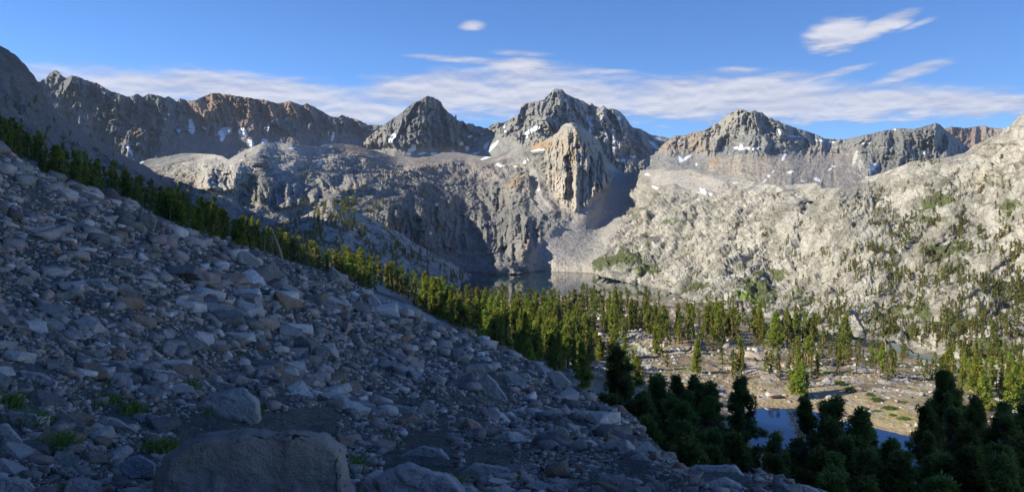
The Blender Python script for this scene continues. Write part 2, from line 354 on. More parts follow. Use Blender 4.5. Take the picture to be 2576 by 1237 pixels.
TOP_P2 = [(880,385),(910,367),(924,347.6),(960,320),(981,305),(1010,285),(1038,262),(1050,257),(1063,251.5),(1070,245),(1074,244),(1083,245),(1090,246),(1095,250),(1099,250),(1109,257),(1114,268),(1120,275),(1127,283),(1138,292),(1144,297),(1146,290),(1148,290),(1149,303),(1158,307),(1165,306),(1173,314),(1180,312),(1191,314),(1198,320),(1205,319),(1215,323),(1227,322.7),(1260,330)]
def p_p2(P, U, V, N):
    C = base(P, (.19, .19, .185)); n = strata(P, 4)
    C = mixc(C, (.30, .285, .27), sstep(2, 22, -LAST_D)*.55); C = C*(1+.25*np.clip(fbm(P*[1, 0, 1], 60, 4, .65, False, (1, 0, .3), 88), -1, 1))[..., None]
    C = mixc(C, (.30, .29, .27), sstep(0, 1, (1010-U)/60+n*.8)*.8)
    C = mixc(C, (.27, .25, .235), sstep(352, 374, V+n*16)*.75)
    C = blobs(U, V, P, C, [(1098,262,10,14,-20,(.34,.23,.15),.9,.6),(1060,262,18,9,-30,(.27,.18,.12),.6,.8),(1118,278,12,5,50,RUST,.5,.6),(945,345,30,10,-35,(.3,.24,.18),.6,.6)], 3)
    C = blobs(U, V, P, C, [(984,350,5,10,35,SNOW,1,.4),(990,341,6,6,0,SNOW,1,.5),(1036,376,11,5,-35,SNOW,1,.4),(1041,368,5,5,0,SNOW,1,.4),(1093,387,9,3,0,SNOW,1,.5),(1161,362,5,4,-30,SNOW,1,.5),(1175,374,4,6,0,SNOW,1,.5),(1181,344,6,2.5,-20,SNOW,1,.5),(1213,344,3,8,15,SNOW,1,.5),(1140,381,6,2,0,SNOW,1,.5),(1011,307,2,2,0,SNOW,1,.3),(1060,386,10,2,-5,SNOW,.9,.5),(1196,352,3,5,20,SNOW,.9,.5)], 6)
    return C
sheet('mountain', TOP_P2, [(880,440),(1260,460)],
  [(880,385,3050),(960,320,3250),(1083,245,3350),(1150,303,3500),(1227,322,3750),(900,420,2900),(1000,400,2850),(1090,400,2980),(1200,400,3250),(1250,400,3350),(1050,330,3080),(1120,330,3280)],
  880, 1260, 1.3, 130, 'far', d_far(28, 150, .3, 2, apron=lambda U, V: sstep(358, 378, V)), p_p2, jag=3.0, nzf=(.05, .2), crestfade=.8, fadew=20, relief=1.0, ribs=[([(1083,246),(1060,300),(1045,345),(1052,385)],24,80),([(1010,287),(1005,330),(985,375)],18,50),([(1120,276),(1130,330),(1138,370)],16,50),([(1050,258),(1020,300),(1012,340)],14,50),([(1173,314),(1185,345)],12,50),([(1205,320),(1200,360)],12,50)])

TOP_P3 = [(1150,400),(1190,372),(1227,324.5),(1234,316),(1252,311),(1262,312),(1277,306.7),(1294,296),(1307,287),(1309,275),(1311,267.5),(1326,260.5),(1351,257),(1367,251.5),(1380,241),(1388,232),(1394,226.6),(1401,225),(1415,227),(1419,232),(1423,238),(1447,248),(1472,258.6),(1481,266),(1486,262),(1490,263),(1497,268),(1504,270),(1510,275),(1513,270),(1519,268),(1525,274),(1531,278),(1535,273),(1540,275),(1551,276.4),(1561,283.5),(1568,291),(1575,299.6),(1583,312),(1592,322.7),(1611,327),(1640,340.5),(1672,347.6),(1686,350.5),(1720,366),(1760,385)]
def p_p3(P, U, V, N):
    C = base(P, (.275, .27, .255)); n = strata(P, 5); n2 = fbm(P, 60, 4, .6, sq=(1, 1, .3), seed=3)
    C = mixc(C, (.30, .285, .27), sstep(2, 22, -LAST_D)*.55); C = C*(1+.25*np.clip(fbm(P*[1, 0, 1], 60, 4, .65, False, (1, 0, .3), 88), -1, 1))[..., None]
    C = mixc(C, (.36, .345, .32), sstep(.1, .5, n)*(1-sstep(1340, 1420, U))*.8)
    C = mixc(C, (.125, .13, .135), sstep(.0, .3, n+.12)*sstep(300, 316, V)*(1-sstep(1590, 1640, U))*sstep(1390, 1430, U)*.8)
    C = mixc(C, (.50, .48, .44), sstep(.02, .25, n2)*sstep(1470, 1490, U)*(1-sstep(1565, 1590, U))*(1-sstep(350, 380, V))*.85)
    C = mixc(C, (.30, .29, .275), sstep(345, 375, V-n*12)*(1-sstep(1350, 1400, U))*.8)
    C = blobs(U, V, P, C, [(1585,375,26,9,20,(.40,.28,.16),.7,.7),(1345,360,22,7,-20,(.33,.27,.2),.6,.6),(1700,365,16,8,0,(.3,.24,.19),.5,.5)], 3)
    C = blobs(U, V, P, C, [(1239,369,15,4,-45,SNOW,1,.5),(1223,367,5,8,30,SNOW,1,.5),(1190,388,15,3,-15,SNOW,1,.4),(1334,330,22,4.5,-28,SNOW,1,.35),(1345,324,8,5,-28,SNOW,1,.35),(1323,345,6,2.5,-25,SNOW,1,.5),(1369,253,4,4,0,SNOW,1,.4),(1268,317,2,5,0,SNOW,1,.4),(1312,312,3,2,0,SNOW,1,.3),(1271,331,3,2,0,SNOW,1,.3),(1482,300,7,9,0,SNOW,.8,.7),(1487,324,5,11,0,SNOW,.9,.6),(1552,299,9,4,-10,SNOW,.9,.5),(1544,358,4,14,0,SNOW,.95,.5),(1542,330,3,8,-10,SNOW,.9,.5),(1509,300,3,12,15,SNOW,.6,.6),(1525,342,2.5,10,0,SNOW,.7,.5),
      (1647,365,16,3,38,SNOW,1,.5),(1661,378,16,3.5,32,SNOW,1,.5),(1673,392,15,5,40,SNOW,1,.4),(1664,404,10,4,20,SNOW,1,.5),(1682,376,4,9,0,SNOW,1,.5),(1647,415,4,3,0,SNOW,1,.4),(1568,403,6,2.5,0,SNOW,1,.4),(1592,394,6,3,0,SNOW,1,.5),(1680,412,6,9,30,SNOW,1,.4),(1655,350,8,2,20,SNOW,.8,.5),(1700,400,5,3,0,SNOW,.8,.5),(1397,300,3,5,10,SNOW,.7,.5),(1426,270,3,5,0,SNOW,.6,.4)], 7)
    return C
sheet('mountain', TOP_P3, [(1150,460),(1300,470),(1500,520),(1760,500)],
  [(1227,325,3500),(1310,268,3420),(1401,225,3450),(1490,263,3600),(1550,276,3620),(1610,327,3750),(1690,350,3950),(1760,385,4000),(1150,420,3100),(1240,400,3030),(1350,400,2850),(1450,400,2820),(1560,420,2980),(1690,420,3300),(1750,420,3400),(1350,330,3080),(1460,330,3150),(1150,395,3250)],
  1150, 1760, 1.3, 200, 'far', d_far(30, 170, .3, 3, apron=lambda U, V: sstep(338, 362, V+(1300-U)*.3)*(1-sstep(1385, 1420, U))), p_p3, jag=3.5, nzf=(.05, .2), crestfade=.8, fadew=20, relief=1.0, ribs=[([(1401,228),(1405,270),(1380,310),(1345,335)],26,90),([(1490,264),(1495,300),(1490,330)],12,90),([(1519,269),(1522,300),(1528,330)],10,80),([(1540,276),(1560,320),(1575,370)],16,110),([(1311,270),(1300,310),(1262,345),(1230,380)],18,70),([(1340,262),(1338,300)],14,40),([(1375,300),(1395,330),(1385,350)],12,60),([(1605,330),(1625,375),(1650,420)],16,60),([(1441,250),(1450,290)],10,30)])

TOP_P4 = [(1620,400),(1660,372),(1686,350),(1699,342),(1710,343),(1723,341),(1735,337),(1748,333),(1770,331),(1780,326),(1792,317.5),(1799,312),(1806,311),(1817,300),(1828,289),(1843,284),(1848,279),(1854,276),(1862,278),(1872,276),(1878,281),(1887,284),(1892,279),(1896,279),(1906,282),(1916,284),(1925,292),(1934,296.6),(1941,298),(1949,304),(1956,304.7),(1966,310),(1978,315),(2004,324),(2029,331),(2055,340.5),(2073,349.6),(2102,352),(2124,352),(2153,346),(2190,338.6),(2226,329.5),(2248,325),(2270,324),(2290,326),(2303,325),(2329,317.8),(2354,311),(2365,315),(2376,326),(2394,338.6),(2410,352),(2440,375),(2500,400)]
def p_p4(P, U, V, N):
    C = base(P, (.285, .28, .265)); n = strata(P, 6); n2 = fbm(P, 50, 5, .6, sq=(.35, .35, 2.2), seed=3); n3 = fbm(P, 300, 4, seed=5)
    C = mixc(C, (.30, .285, .27), sstep(2, 22, -LAST_D)*.55); C = C*(1+.25*np.clip(fbm(P*[1, 0, 1], 60, 4, .65, False, (1, 0, .3), 88), -1, 1))[..., None]
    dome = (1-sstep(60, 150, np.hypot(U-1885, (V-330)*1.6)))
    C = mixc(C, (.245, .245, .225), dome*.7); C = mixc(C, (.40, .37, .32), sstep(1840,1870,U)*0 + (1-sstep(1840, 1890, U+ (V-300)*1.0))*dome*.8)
    C = mixc(C, (.50, .48, .43), sstep(.30, .42, n2)*dome*.8)
    C = mixc(C, (.36, .29, .22), (1-sstep(1760, 1810, U+n*30))*(1-sstep(372, 392, V+n*10))*.8)
    C = mixc(C, (.44, .38, .30), sstep(388, 402, V+n*14)*sstep(1760, 1790, U+n*20)*(1-sstep(1960, 2010, U+n*30))*.9)
    C = mixc(C, (.36, .31, .26), sstep(352, 385, V+n*20)*sstep(1960, 2010, U)*(1-sstep(2100, 2200, U+n*40))*.7)
    C = mixc(C, (.21, .21, .19), sstep(2140, 2210, U+n*50-(V-380)*.5)*(1-sstep(2330, 2360, U+n*20))*.8)
    C = mixc(C, (.31, .27, .23), sstep(.1, .3, n3)*sstep(2200, 2260, U)*.6)
    C = blobs(U, V, P, C, [(1935,392,34,9,-20,(.28,.2,.14),.55,.8),(1800,405,18,12,-50,ORANGE,.4,.7),(1960,430,40,8,0,(.33,.26,.2),.5,.6),(2151,398,4.5,24,18,(.60,.60,.56),.9,.5),(2165,415,5,14,-10,(.52,.51,.48),.8,.5),(2100,372,60,1.2,-6,(.5,.5,.48),.8,.3),(2230,371,50,1.1,2,(.45,.45,.43),.8,.3),(1840,340,40,1.5,-8,(.5,.48,.42),.8,.4),(1880,362,50,1.6,4,(.5,.48,.42),.7,.5)], 4)
    C = blobs(U, V, P, C, [(1858,373,14,3,5,SNOW,1,.5),(1865,369,4,4,0,SNOW,1,.4),(1881,374,6,3,0,SNOW,1,.4),(1903,373,10,3,-14,SNOW,1,.4),(1724,399,15,3,-32,SNOW,1,.4),(1711,399,4,6,-20,SNOW,1,.4),(1960,331,2.5,7,-20,SNOW,1,.5),(2007,344,18,1.5,3,SNOW,.9,.5),(2060,354,12,2,4,SNOW,1,.4),(2090,358,7,2,0,SNOW,1,.4),(1971,397,3,9,28,SNOW,1,.4),(1989,433,9,3,-15,SNOW,1,.4),(2055,451,7,3,25,SNOW,1,.4),(1934,443,3,3,0,SNOW,1,.3),(1921,457,8,2,-40,SNOW,1,.3),(2196,422,6,9,32,SNOW,1,.4),(2204,416,6,4,0,SNOW,1,.4),(2097,419,4,2,0,SNOW,1,.4),(2088,426,6,1.5,-30,SNOW,1,.4),(2183,448,5,3,0,SNOW,1,.4),(2172,361,4,2,0,SNOW,1,.4),(2185,360,4,1.5,0,SNOW,1,.4),(2334,358,2,5,20,SNOW,1,.4),(2322,384,3,6,-20,SNOW,1,.4),(2277,402,2,12,8,SNOW,1,.4),(1752,414,2.5,3,0,SNOW,1,.3),(1945,432,6,1.6,-40,SNOW,.9,.4),(2020,455,4,2,0,SNOW,.9,.4),(1706,356,3,1.6,0,SNOW,1,.3),(1720,358,3,1.6,0,SNOW,1,.3),(2250,326,3,2,0,SNOW,.9,.3)], 8)
    return C
sheet('mountain', TOP_P4, [(1620,500),(1900,520),(2200,500),(2500,440)],
  [(1620,400,3200),(1690,345,3400),(1770,331,3350),(1870,276,3150),(1950,304,3200),(2055,340,3350),(2124,352,3350),(2226,330,3150),(2354,311,3050),(2440,375,3200),(1640,480,2550),(1750,480,2250),(1870,480,2050),(2000,480,2080),(2130,480,2150),(2300,440,2500),(2450,420,2700),(1880,380,2850),(2050,400,2900),(1750,400,3000),(2300,380,2800)],
  1620, 2500, 1.35, 170, 'far', d_far(24, 150, .3, 4, apron=lambda U, V: np.maximum(sstep(368, 392, V-abs(U-1880)*.02)*(1-sstep(2130, 2180, U))*.8, (1-sstep(1690, 1760, U))*.3)), p_p4, jag=2.5, nzf=(.05, .2), crestfade=.8, fadew=20, relief=1.0, ribs=[([(1872,278),(1865,320),(1850,360)],22,60),([(1896,280),(1905,330),(1935,372)],16,40),([(2226,332),(2235,370),(2255,400)],16,60),([(2262,326),(2280,370),(2290,400)],14,60),([(2354,312),(2345,350),(2355,385)],22,90),([(2303,326),(2312,350),(2318,380)],14,60),([(2040,395),(2060,420)],16,30),([(2110,400),(2120,430)],18,40),([(1800,316),(1795,350),(1780,375)],14,40),([(2190,345),(2170,375)],14,30)])
def p_p5(P, U, V, N):
    C = base(P, (.27, .20, .165)); n = strata(P, 7)
    C = mixc(C, (.30, .285, .27), sstep(2, 22, -LAST_D)*.55); C = C*(1+.25*np.clip(fbm(P*[1, 0, 1], 60, 4, .65, False, (1, 0, .3), 88), -1, 1))[..., None]
    C = mixc(C, (.37, .30, .25), sstep(2425, 2470, U+n*30)*.8); return blobs(U, V, P, C, [(2528,326,5,2,0,SNOW,1,.4)], 3)
sheet('mountain', [(2330,345),(2376,326),(2394,320),(2405,322),(2420,324),(2437,324),(2453,321.5),(2475,317.4),(2493,323),(2515,325),(2533,325),(2620,332)], [(2330,430),(2620,430)],
  [(2330,345,3900),(2400,320,3900),(2450,321,4050),(2533,325,4000),(2620,332,4000),(2330,420,3200),(2400,420,3450),(2450,420,3350),(2600,420,3300)], 2330, 2620, 1.6, 60, 'far', d_far(26, 150, .3, 5), p_p5, jag=3.5, nzf=(.05, .2), crestfade=.8, fadew=20, relief=1.0, ribs=[([(2395,322),(2400,350),(2420,385)],14,60),([(2453,323),(2452,350),(2460,380)],12,80),([(2480,320),(2492,350)],14,70)])

# ------------------------------------------------------------------ the dark slope at the left edge
TOP_B = [(-300,40),(0,118),(21,130.5),(43,148),(57,162.5),(71,180),(85,198),(100,209),(107,219.5),(112,248),(125,262),(137,273),(149,294),(171,308.5),(199,326),(231,347.6),(263,367),(292,383),(334,404.6),(370,422),(395,440),(423,447),(445,452.6),(520,500),(600,540)]
def d_b(P, U, V): return fbm(P, 60, 4, .55, True, (1, 1, .5), 2)*5 + blocks(P, 30, 4, (1, 1, .6))*4 + blocks(P, 11, 6)*2
def p_b(P, U, V, N):
    C = base(P, (.175, .16, .15)); n = fbm(P, 40, 5, .6, seed=2)
    C = mixc(C, (.12, .11, .105), sstep(0, .4, n)*.7); C = mixc(C, (.23, .21, .19), sstep(30, 110, V-U*.62-100+n*30)*.6)
    return blobs(U, V, P, C, [(112,330,8,5,0,SHRUB,.8,.8),(240,378,10,4,25,SHRUB,.8,.9),(200,372,16,3,30,SHRUB,.7,.9),(262,402,18,5,38,SHRUB,.8,.9),(300,430,22,5,38,SHRUB,.8,.9),(80,285,5,4,0,SHRUB,.6,.8),(150,352,8,4,20,SHRUB,.7,.8),(180,365,9,4,20,SHRUB,.7,.8)], 4)
sheet('hill', TOP_B, [(-300,440),(0,470),(300,560),(600,640)],
  [(-300,40,600),(0,118,700),(100,209,800),(137,273,860),(231,347,1000),(334,404,1120),(445,452,1280),(600,540,1330),(-300,400,420),(0,350,520),(150,400,640),(300,470,820),(450,540,1000),(0,460,420),(600,620,1100)],
  -300, 600, 1.6, 150, 'mid', d_b, p_b, jag=3.0, jagsize=16)

# ================================================================== middle ground: benches, buttress, granite hillside
TOP_M = [(240,470),(330,428),(356,408),(373,401),(400,398),(427,394),(462,387),(498,387),(534,389.6),(560,394),(576,403),(605,387),(633,372.6),(662,361),(697,362.6),(733,362.6),(765,368),(801,372),(817,365),(839,363.6),(871,363.6),(899,367),(924,376),(960,385),(988,394),(1017,394),(1045,399),(1088,394),(1113,385),(1155,385),(1177,388.6),(1202,394),(1234,395.7),(1255,386),(1273,376),(1298,372.6),(1330,369),(1345,372),(1358,362),(1387,344),(1405,333),(1411,322),(1415,317),(1422,312),(1437,310),(1447,311),(1458,315.6),(1476,328),(1494,344),(1505,356),(1511,365),(1518,385),(1529,404),(1547,422),(1570,436),(1600,432),(1635,428),(1657,427),(1700,429),(1744,426),(1781,432),(1817,441),(1854,444.6),(1890,457),(1927,464.6),(1975,467),(2022,464.6),(2055,460),(2066,476),(2091,474),(2121,472),(2146,464.6),(2175,452),(2197,443),(2226,435),(2256,422.6),(2292,408),(2329,402.5),(2394,395),(2431,384),(2453,366),(2493,351),(2519,337),(2537,324),(2548,311),(2559,296.6),(2576,286),(2640,255),(2760,240)]
BOT_M = [(240,560),(400,600),(640,660),(1000,715),(1180,700),(1300,697),(1350,692),(1480,697),(1560,716),(1640,732),(1720,752),(1760,772),(1860,802),(1930,820),(2060,840),(2160,862),(2300,890),(2450,935),(2600,980),(2760,1010)]
def zc(u, v, z=ZL): return (u, v, yz(u, v, z))
SHORE = [(1180,684),(1240,688),(1300,690),(1350,682),(1420,685),(1480,688),(1560,705),(1640,720),(1720,741),(1760,757),(1860,786),(1930,806),(2060,828),(2160,850),(2300,872),(2450,918),(2600,960),(2760,990)]
CT_M = [zc(u, v) for u, v in SHORE] + [(u, v+12, yz(u, v, ZL)*1.0) for u, v in SHORE] + [
 (2576,286,740),(2576,450,650),(2576,600,590),(2576,750,530),(2700,600,520),(2700,300,640),(2453,370,800),(2450,600,640),(2450,800,510),
 (2300,408,830),(2300,600,690),(2300,750,600),(2175,455,900),(2100,480,860),(2100,600,750),(2100,720,680),(1950,470,1080),(1950,560,930),(1950,700,790),
 (2022,464,1050),(1850,446,1220),(1745,428,1380),(1750,500,1230),(1750,600,1060),(1750,700,900),(1635,429,1520),(1640,560,1240),(1650,650,1080),
 (1590,440,1690),(1580,500,1520),(1500,570,1390),(1450,600,1300),(1400,650,1210),(1560,650,1150),
 (1440,312,1700),(1460,380,1560),(1476,430,1475),(1482,480,1425),(1478,535,1370),(1400,450,1580),(1387,346,1760),(1341,374,1870),(1350,420,1740),(1420,520,1450),(1300,440,1750),(1300,500,1560),(1370,540,1380),
 (1511,367,1880),(1545,420,1780),(1545,455,1640),(1535,500,1520),
 (1273,380,2300),(1234,397,2300),(1100,392,2350),(1000,398,2250),(880,366,2000),(930,400,1900),(1150,440,1950),(1050,430,1850),(1250,470,1720),(1240,540,1530),(1300,600,1300),(1340,640,1220),
 (950,470,1420),(950,560,1070),(1000,520,1240),(1050,600,1160),(1150,520,1520),(1200,600,1340),(1240,650,1240),(1100,660,1160),(1050,640,1120),
 (733,364,1560),(662,363,1480),(605,389,1380),(541,420,1280),(500,450,1150),(560,450,1120),(650,450,1180),(750,450,1300),(850,440,1450),(700,530,1000),(600,530,980),(820,540,1060),(740,570,980),
 (356,408,1950),(427,395,1900),(498,388,1850),(450,430,1500),(380,440,1600),(640,620,860),(500,580,880),(300,500,1050),(850,620,950)]
RM = [([(662,362),(640,400),(590,425),(545,450),(520,480)],40,60),([(733,364),(745,400),(700,430)],34,40),([(640,420),(655,460),(700,500),(725,530)],22,30),
 ([(900,368),(960,400),(1010,430)],40,60),([(830,505),(860,480),(940,470),(1040,478),(1052,500),(1076,545)],26,55),([(1048,470),(1050,495)],8,25),
 ([(1200,420),(1290,460),(1305,500),(1240,560)],40,60),([(1285,555),(1292,600),(1288,640)],26,45),([(1330,560),(1335,600),(1318,660)],24,40),
 ([(1250,680),(1265,655),(1300,668)],20,22),
 ([(1440,312),(1455,350),(1474,400),(1484,470)],30,50),([(1422,395),(1424,440),(1420,500),(1424,560)],14,22),([(1452,420),(1452,490),(1456,560)],12,20),([(1516,392),(1520,440),(1512,490),(1498,550)],15,40),
 ([(1341,376),(1387,346),(1415,320)],14,30),([(1745,428),(1800,450),(1860,470)],20,25),([(1530,600),(1560,575),(1640,560)],24,25),([(1955,470),(2000,500),(1960,540),(1900,600),(1880,660)],34,28),([(2000,520),(1990,600),(1960,680)],26,22),
 ([(1850,560),(1800,640),(1780,700)],34,22),([(1700,700),(1720,680),(1740,690)],22,20),([(2576,300),(2450,420),(2300,520),(2180,640)],60,20),([(2400,560),(2330,640),(2260,720)],36,14),([(2560,620),(2450,720),(2350,800)],36,12)]
def w_fan(U, V):      # loose scree: no blocks, no gullies
    a = np.clip(1-ribdist(U, V, [(1590,440),(1545,500),(1490,570),(1440,630),(1400,665)])/(30+ (V-430)*.27), 0, 1)
    b = np.clip(1-ribdist(U, V, [(1340,440),(1350,500),(1372,530)])/15, 0, 1)
    c = np.clip(1-ribdist(U, V, [(1660,450),(1800,470)])/28, 0, 1)*.8
    return sstep(0, .35, np.maximum(np.maximum(a, b), c))
def w_cl(U, V):      # steep broken cliffs
    o = np.zeros(U.shape)
    for (u, v, a, b) in [(1120,575,210,80),(1290,600,95,85),(555,455,95,48),(720,500,120,40),(1270,500,70,45),(860,470,70,25)]: o = np.maximum(o, 1-sstep(.55, 1.05, np.hypot((U-u)/a, (V-v)/b)))
    return o*(1-w_fan(U, V))
def ledges(U, V, seed=0):   # broken ledges running down to the left across the granite
    a = -.82*U+.57*V; c = .57*U+.82*V + 16*fbm(np.stack([U, V, U*0], -1), 90, 3, seed=92)
    return fbm(np.stack([a/5.2, c, U*0+seed], -1), 24, 3, .55, True, seed=93)
def w_steep(U, V): return np.maximum(w_pl(U, V), w_cl(U, V)*.8)
def w_pl(U, V): return (1-sstep(.75, 1.05, np.hypot((U-1462)/(104-(V-425)*.16), (V-425)/128)))*(1-w_fan(U, V))
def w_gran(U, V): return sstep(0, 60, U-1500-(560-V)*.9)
def d_m(P, U, V):
    fan = w_fan(U, V); pl = w_pl(U, V); k = np.clip(P[..., 1]/1200, .35, 1.6)
    w = P + 25*np.stack([fbm(P, 130, 3, seed=9), fbm(P, 130, 3, seed=10), fbm(P, 130, 3, seed=11)], -1)
    R_ = np.stack([(w[..., 0]-w[..., 1])*.7, (w[..., 0]+w[..., 1])*.7, w[..., 2]], -1); g = w_gran(U, V)
    big = ((fbm(w, 130, 4, .55, True, (1, .1, .35), 21)-.2)*24 + fbm(P, 90, 3, seed=29)*9 + (fbm(w, 38, 3, .6, True, (1, .15, .4), 25)-.2)*6)*(1-g) + ((fbm(R_, 95, 4, .55, True, (1, .2, .35), 22)-.2)*18 + (fbm(w, 50, 3, .5, True, (.25, .8, 1), 24)-.2)*6 + tilt(R_, 34, 8, (1, .5, .5))*8 + blocks(R_, 20, 18, (1, .4, .6), .2)*5)*g + fbm(P, 150, 3, seed=27)*7
    e, cv = facets(w, 30, 3, (1, 1, .7)); e2, cv2 = facets(w, 11, 5, (1, 1, .8)); e3, cv3 = facets(w, 5, 6, (1, 1, .9))
    blk = blocks(P, 60, 2, (1, .6, .6))*9 + blocks(P, 24, 4, (1, .7, .6))*6.5 + blocks(P, 11, 5)*3.2 - (1-sstep(0, .12, e2))*1.3 + blocks(P, 5.5, 6)*1.7 - (1-sstep(0, .12, e))*2.5
    st = .60+.55*sstep(.12, .62, 1-LAST_N[..., 2])
    d = (big*st + blk*.9*(st*(1-g)+g) + fbm(P, 14, 4, .6, True, seed=23)*2.0)*k**.8*(1-fan*.88)
    WC = np.stack([U/F*1450 + 3*fbm(P, 40, 3, seed=36), U*0, P[..., 2]], -1)
    d = d + g*(1-fan)*(sstep(.45, .75, ledges(U, V))*4.5 - 1.5)*k
    col = (fbm(WC, 17, 3, .6, True, (1, 0, .07), 31)-.25)*11 + (fbm(WC, 6, 3, .6, True, (1, 0, .12), 33)-.2)*4 + blocks(WC, 11, 9, (1, .3, .10), .08)*6 + blocks(WC, 5, 10, (1, .4, .2), .1)*3 + (fbm(WC, 60, 2, .5, True, (1, 0, .2), 35)-.2)*12
    cl = w_cl(U, V)*(1-pl); WQ = np.stack([U/F*1300 + 6*fbm(P, 60, 3, seed=37), U*0, P[..., 2]], -1)
    cw = (fbm(WQ, 62, 3, .55, True, (1, 0, .3), 41)-.2)*20 + (fbm(WQ, 20, 3, .6, True, (1, 0, .4), 42)-.2)*7 + blocks(WQ, 24, 11, (1, .4, .5), .1)*6 + blocks(WQ, 9, 12, (1, .4, .7), .15)*3.2
    d = d*(1-cl*.6) + cw*cl
    return d*(1-pl*.75) + col*pl + fan*fbm(P, 60, 3, seed=3)*2 + fbm(P, 4, 3, seed=5)*.5
def p_m(P, U, V, N):
    n = fbm(P, 70, 5, .6, seed=2); n2 = fbm(P, 18, 4, .6, seed=5); nb = fbm(P, 200, 4, .5, seed=7)
    C = base(P, (.265, .255, .24))
    C = mixc(C, (.165, .162, .155), sstep(-.08, .28, n)*.8); C = mixc(C, (.35, .30, .25), sstep(.12, .4, nb)*.45)
    C = mixc(C, (.40, .38, .345), sstep(.1, .4, n2+nb*.5)*.5)
    C = mixc(C, (.44, .41, .36), (1-sstep(55, 90, np.hypot(U-545, (V-455)*1.1)+n*25))*.8)      # pale cliff
    C = mixc(C, (.48, .455, .41), (1-sstep(120, 175, np.hypot((U-690)*.8, (V-400)*3.2)+n*40))*.45)
    C = mixc(C, (.265, .215, .18), (1-sstep(40, 75, np.hypot(U-885, (V-378)*2.6)+n*20))*.85)
    C = mixc(C, (.31, .265, .225), (1-sstep(130, 240, np.hypot(U-1080, (V-415)*4)+n*50))*.7)
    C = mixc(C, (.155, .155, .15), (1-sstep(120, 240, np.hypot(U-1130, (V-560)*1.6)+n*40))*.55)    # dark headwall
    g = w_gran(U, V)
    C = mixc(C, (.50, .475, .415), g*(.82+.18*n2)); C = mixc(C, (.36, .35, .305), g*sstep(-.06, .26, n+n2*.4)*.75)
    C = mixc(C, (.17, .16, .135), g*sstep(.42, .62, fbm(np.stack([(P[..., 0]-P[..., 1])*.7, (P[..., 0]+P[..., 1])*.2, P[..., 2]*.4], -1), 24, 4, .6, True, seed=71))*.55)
    C = mixc(C, (.30, .30, .285), g*sstep(.28, .5, nb+n2*.3)*.5)
    C = mixc(C, (.52, .46, .37), g*sstep(.2, .5, fbm(P, 90, 4, seed=41))*.6)
    C = mixc(C, (.33, .31, .29), (1-sstep(100, 160, np.hypot((U-1740), (V-455)*2.6)+n*40))*.8)
    pl = w_pl(U, V); m = fbm(P, 26, 4, .6, sq=(1, 1, .15), seed=12); ms = fbm(P, 30, 4, .6, sq=(.2, .2, 1.4), seed=14)
    C = mixc(C, (.40, .365, .31), pl); C = mixc(C, (.52, .47, .40), pl*sstep(430, 455, V+n*20)*.8)
    C = mixc(C, (.22, .225, .215), pl*sstep(0, .3, ms+.1)*sstep(385, 400, V)*(1-sstep(425, 452, V+n*14))*.85)
    C = mixc(C, (.46, .29, .14), pl*sstep(.12, .35, m)*.65); C = mixc(C, (.20, .20, .19), pl*sstep(.15, .4, -m)*.55)
    C = mixc(C, (.46, .32, .18), pl*(1-sstep(392, 415, V))*sstep(0, .3, n)*.5)
    f = w_fan(U, V); C = mixc(C, (.385, .36, .33), f*.9); C = mixc(C, (.45, .40, .34), f*sstep(640, 665, V)*.6)
    C = blobs(U, V, P, C, [(1452,350,4,26,5,(.50,.30,.12),.9,.4),(1436,345,4,12,0,(.45,.28,.12),.8,.5),(1365,365,24,7,-28,(.42,.27,.14),.8,.6),(1440,400,4,22,0,(.46,.33,.18),.6,.5),(1519,405,4,30,4,(.46,.31,.15),.7,.5),
       (1300,455,24,8,10,(.42,.29,.15),.8,.9),(1285,470,26,5,10,(.38,.28,.17),.7,.9),(1080,433,20,6,15,(.42,.28,.15),.7,.9),(895,375,22,4,10,(.36,.23,.14),.6,.8),(1310,420,70,3,5,(.36,.29,.21),.5,.8),(890,470,6,10,30,(.40,.27,.16),.6,.7),(1330,600,4,14,0,(.4,.25,.15),.5,.7),(1320,330,10,3,0,TAN,.3,.5)], 3)
    C = blobs(U, V, P, C, [(352,410,8,3,-20,SNOW,1,.5),(1273,421,19,2.5,3,SNOW,1,.35),(1326,415,8,2,-20,SNOW,1,.4),(1344,410,6,2,-50,SNOW,1,.4),(1360,379,7,2.5,-32,SNOW,1,.4),(1223,397,14,2.3,-20,SNOW,1,.4),(1478,475,2.5,12,10,SNOW,.9,.4),(1472,490,2,8,15,SNOW,.9,.4),(1355,479,4,2.2,0,SNOW,1,.4),(1774,497,15,2.6,6,SNOW,1,.4),(1762,492,5,3,30,SNOW,1,.4),(1850,461,5,1.6,0,SNOW,1,.4),(1657,477,7,2,0,SNOW,1,.4),(1636,440,3,3,0,SNOW,.9,.3),(1300,426,4,1.5,0,SNOW,1,.4),(612,412,5,3,-20,SNOW,.9,.5),(735,373,7,2,-10,SNOW,.9,.5),(800,425,3,7,20,SNOW,.7,.5),(1080,590,5,3.5,0,(.7,.7,.68),1,.4),(830,370,5,1.6,0,SNOW,.8,.3)], 9)
    # ground cover: mats of low green plants on ledges and wet ground
    ng = fbm(P, 22, 5, .62, seed=51); nf = fbm(P, 6, 3, .6, seed=52); flat = N[..., 2]
    dens = np.full(U.shape, -.55)
    def add(u, v, a, b, s): nonlocal dens; dens = np.maximum(dens, s - 1.0*np.hypot((U-u)/a, (V-v)/b)**2*.5 - .12)
    add(1560,665,80,26,.55); add(1640,690,60,26,.4); add(1900,735,70,30,.45); add(1960,700,90,24,.25); add(2030,760,120,50,.22); add(2250,790,240,80,.22); add(2400,650,200,120,.14); add(2500,760,160,90,.2); add(2100,640,160,60,.06)
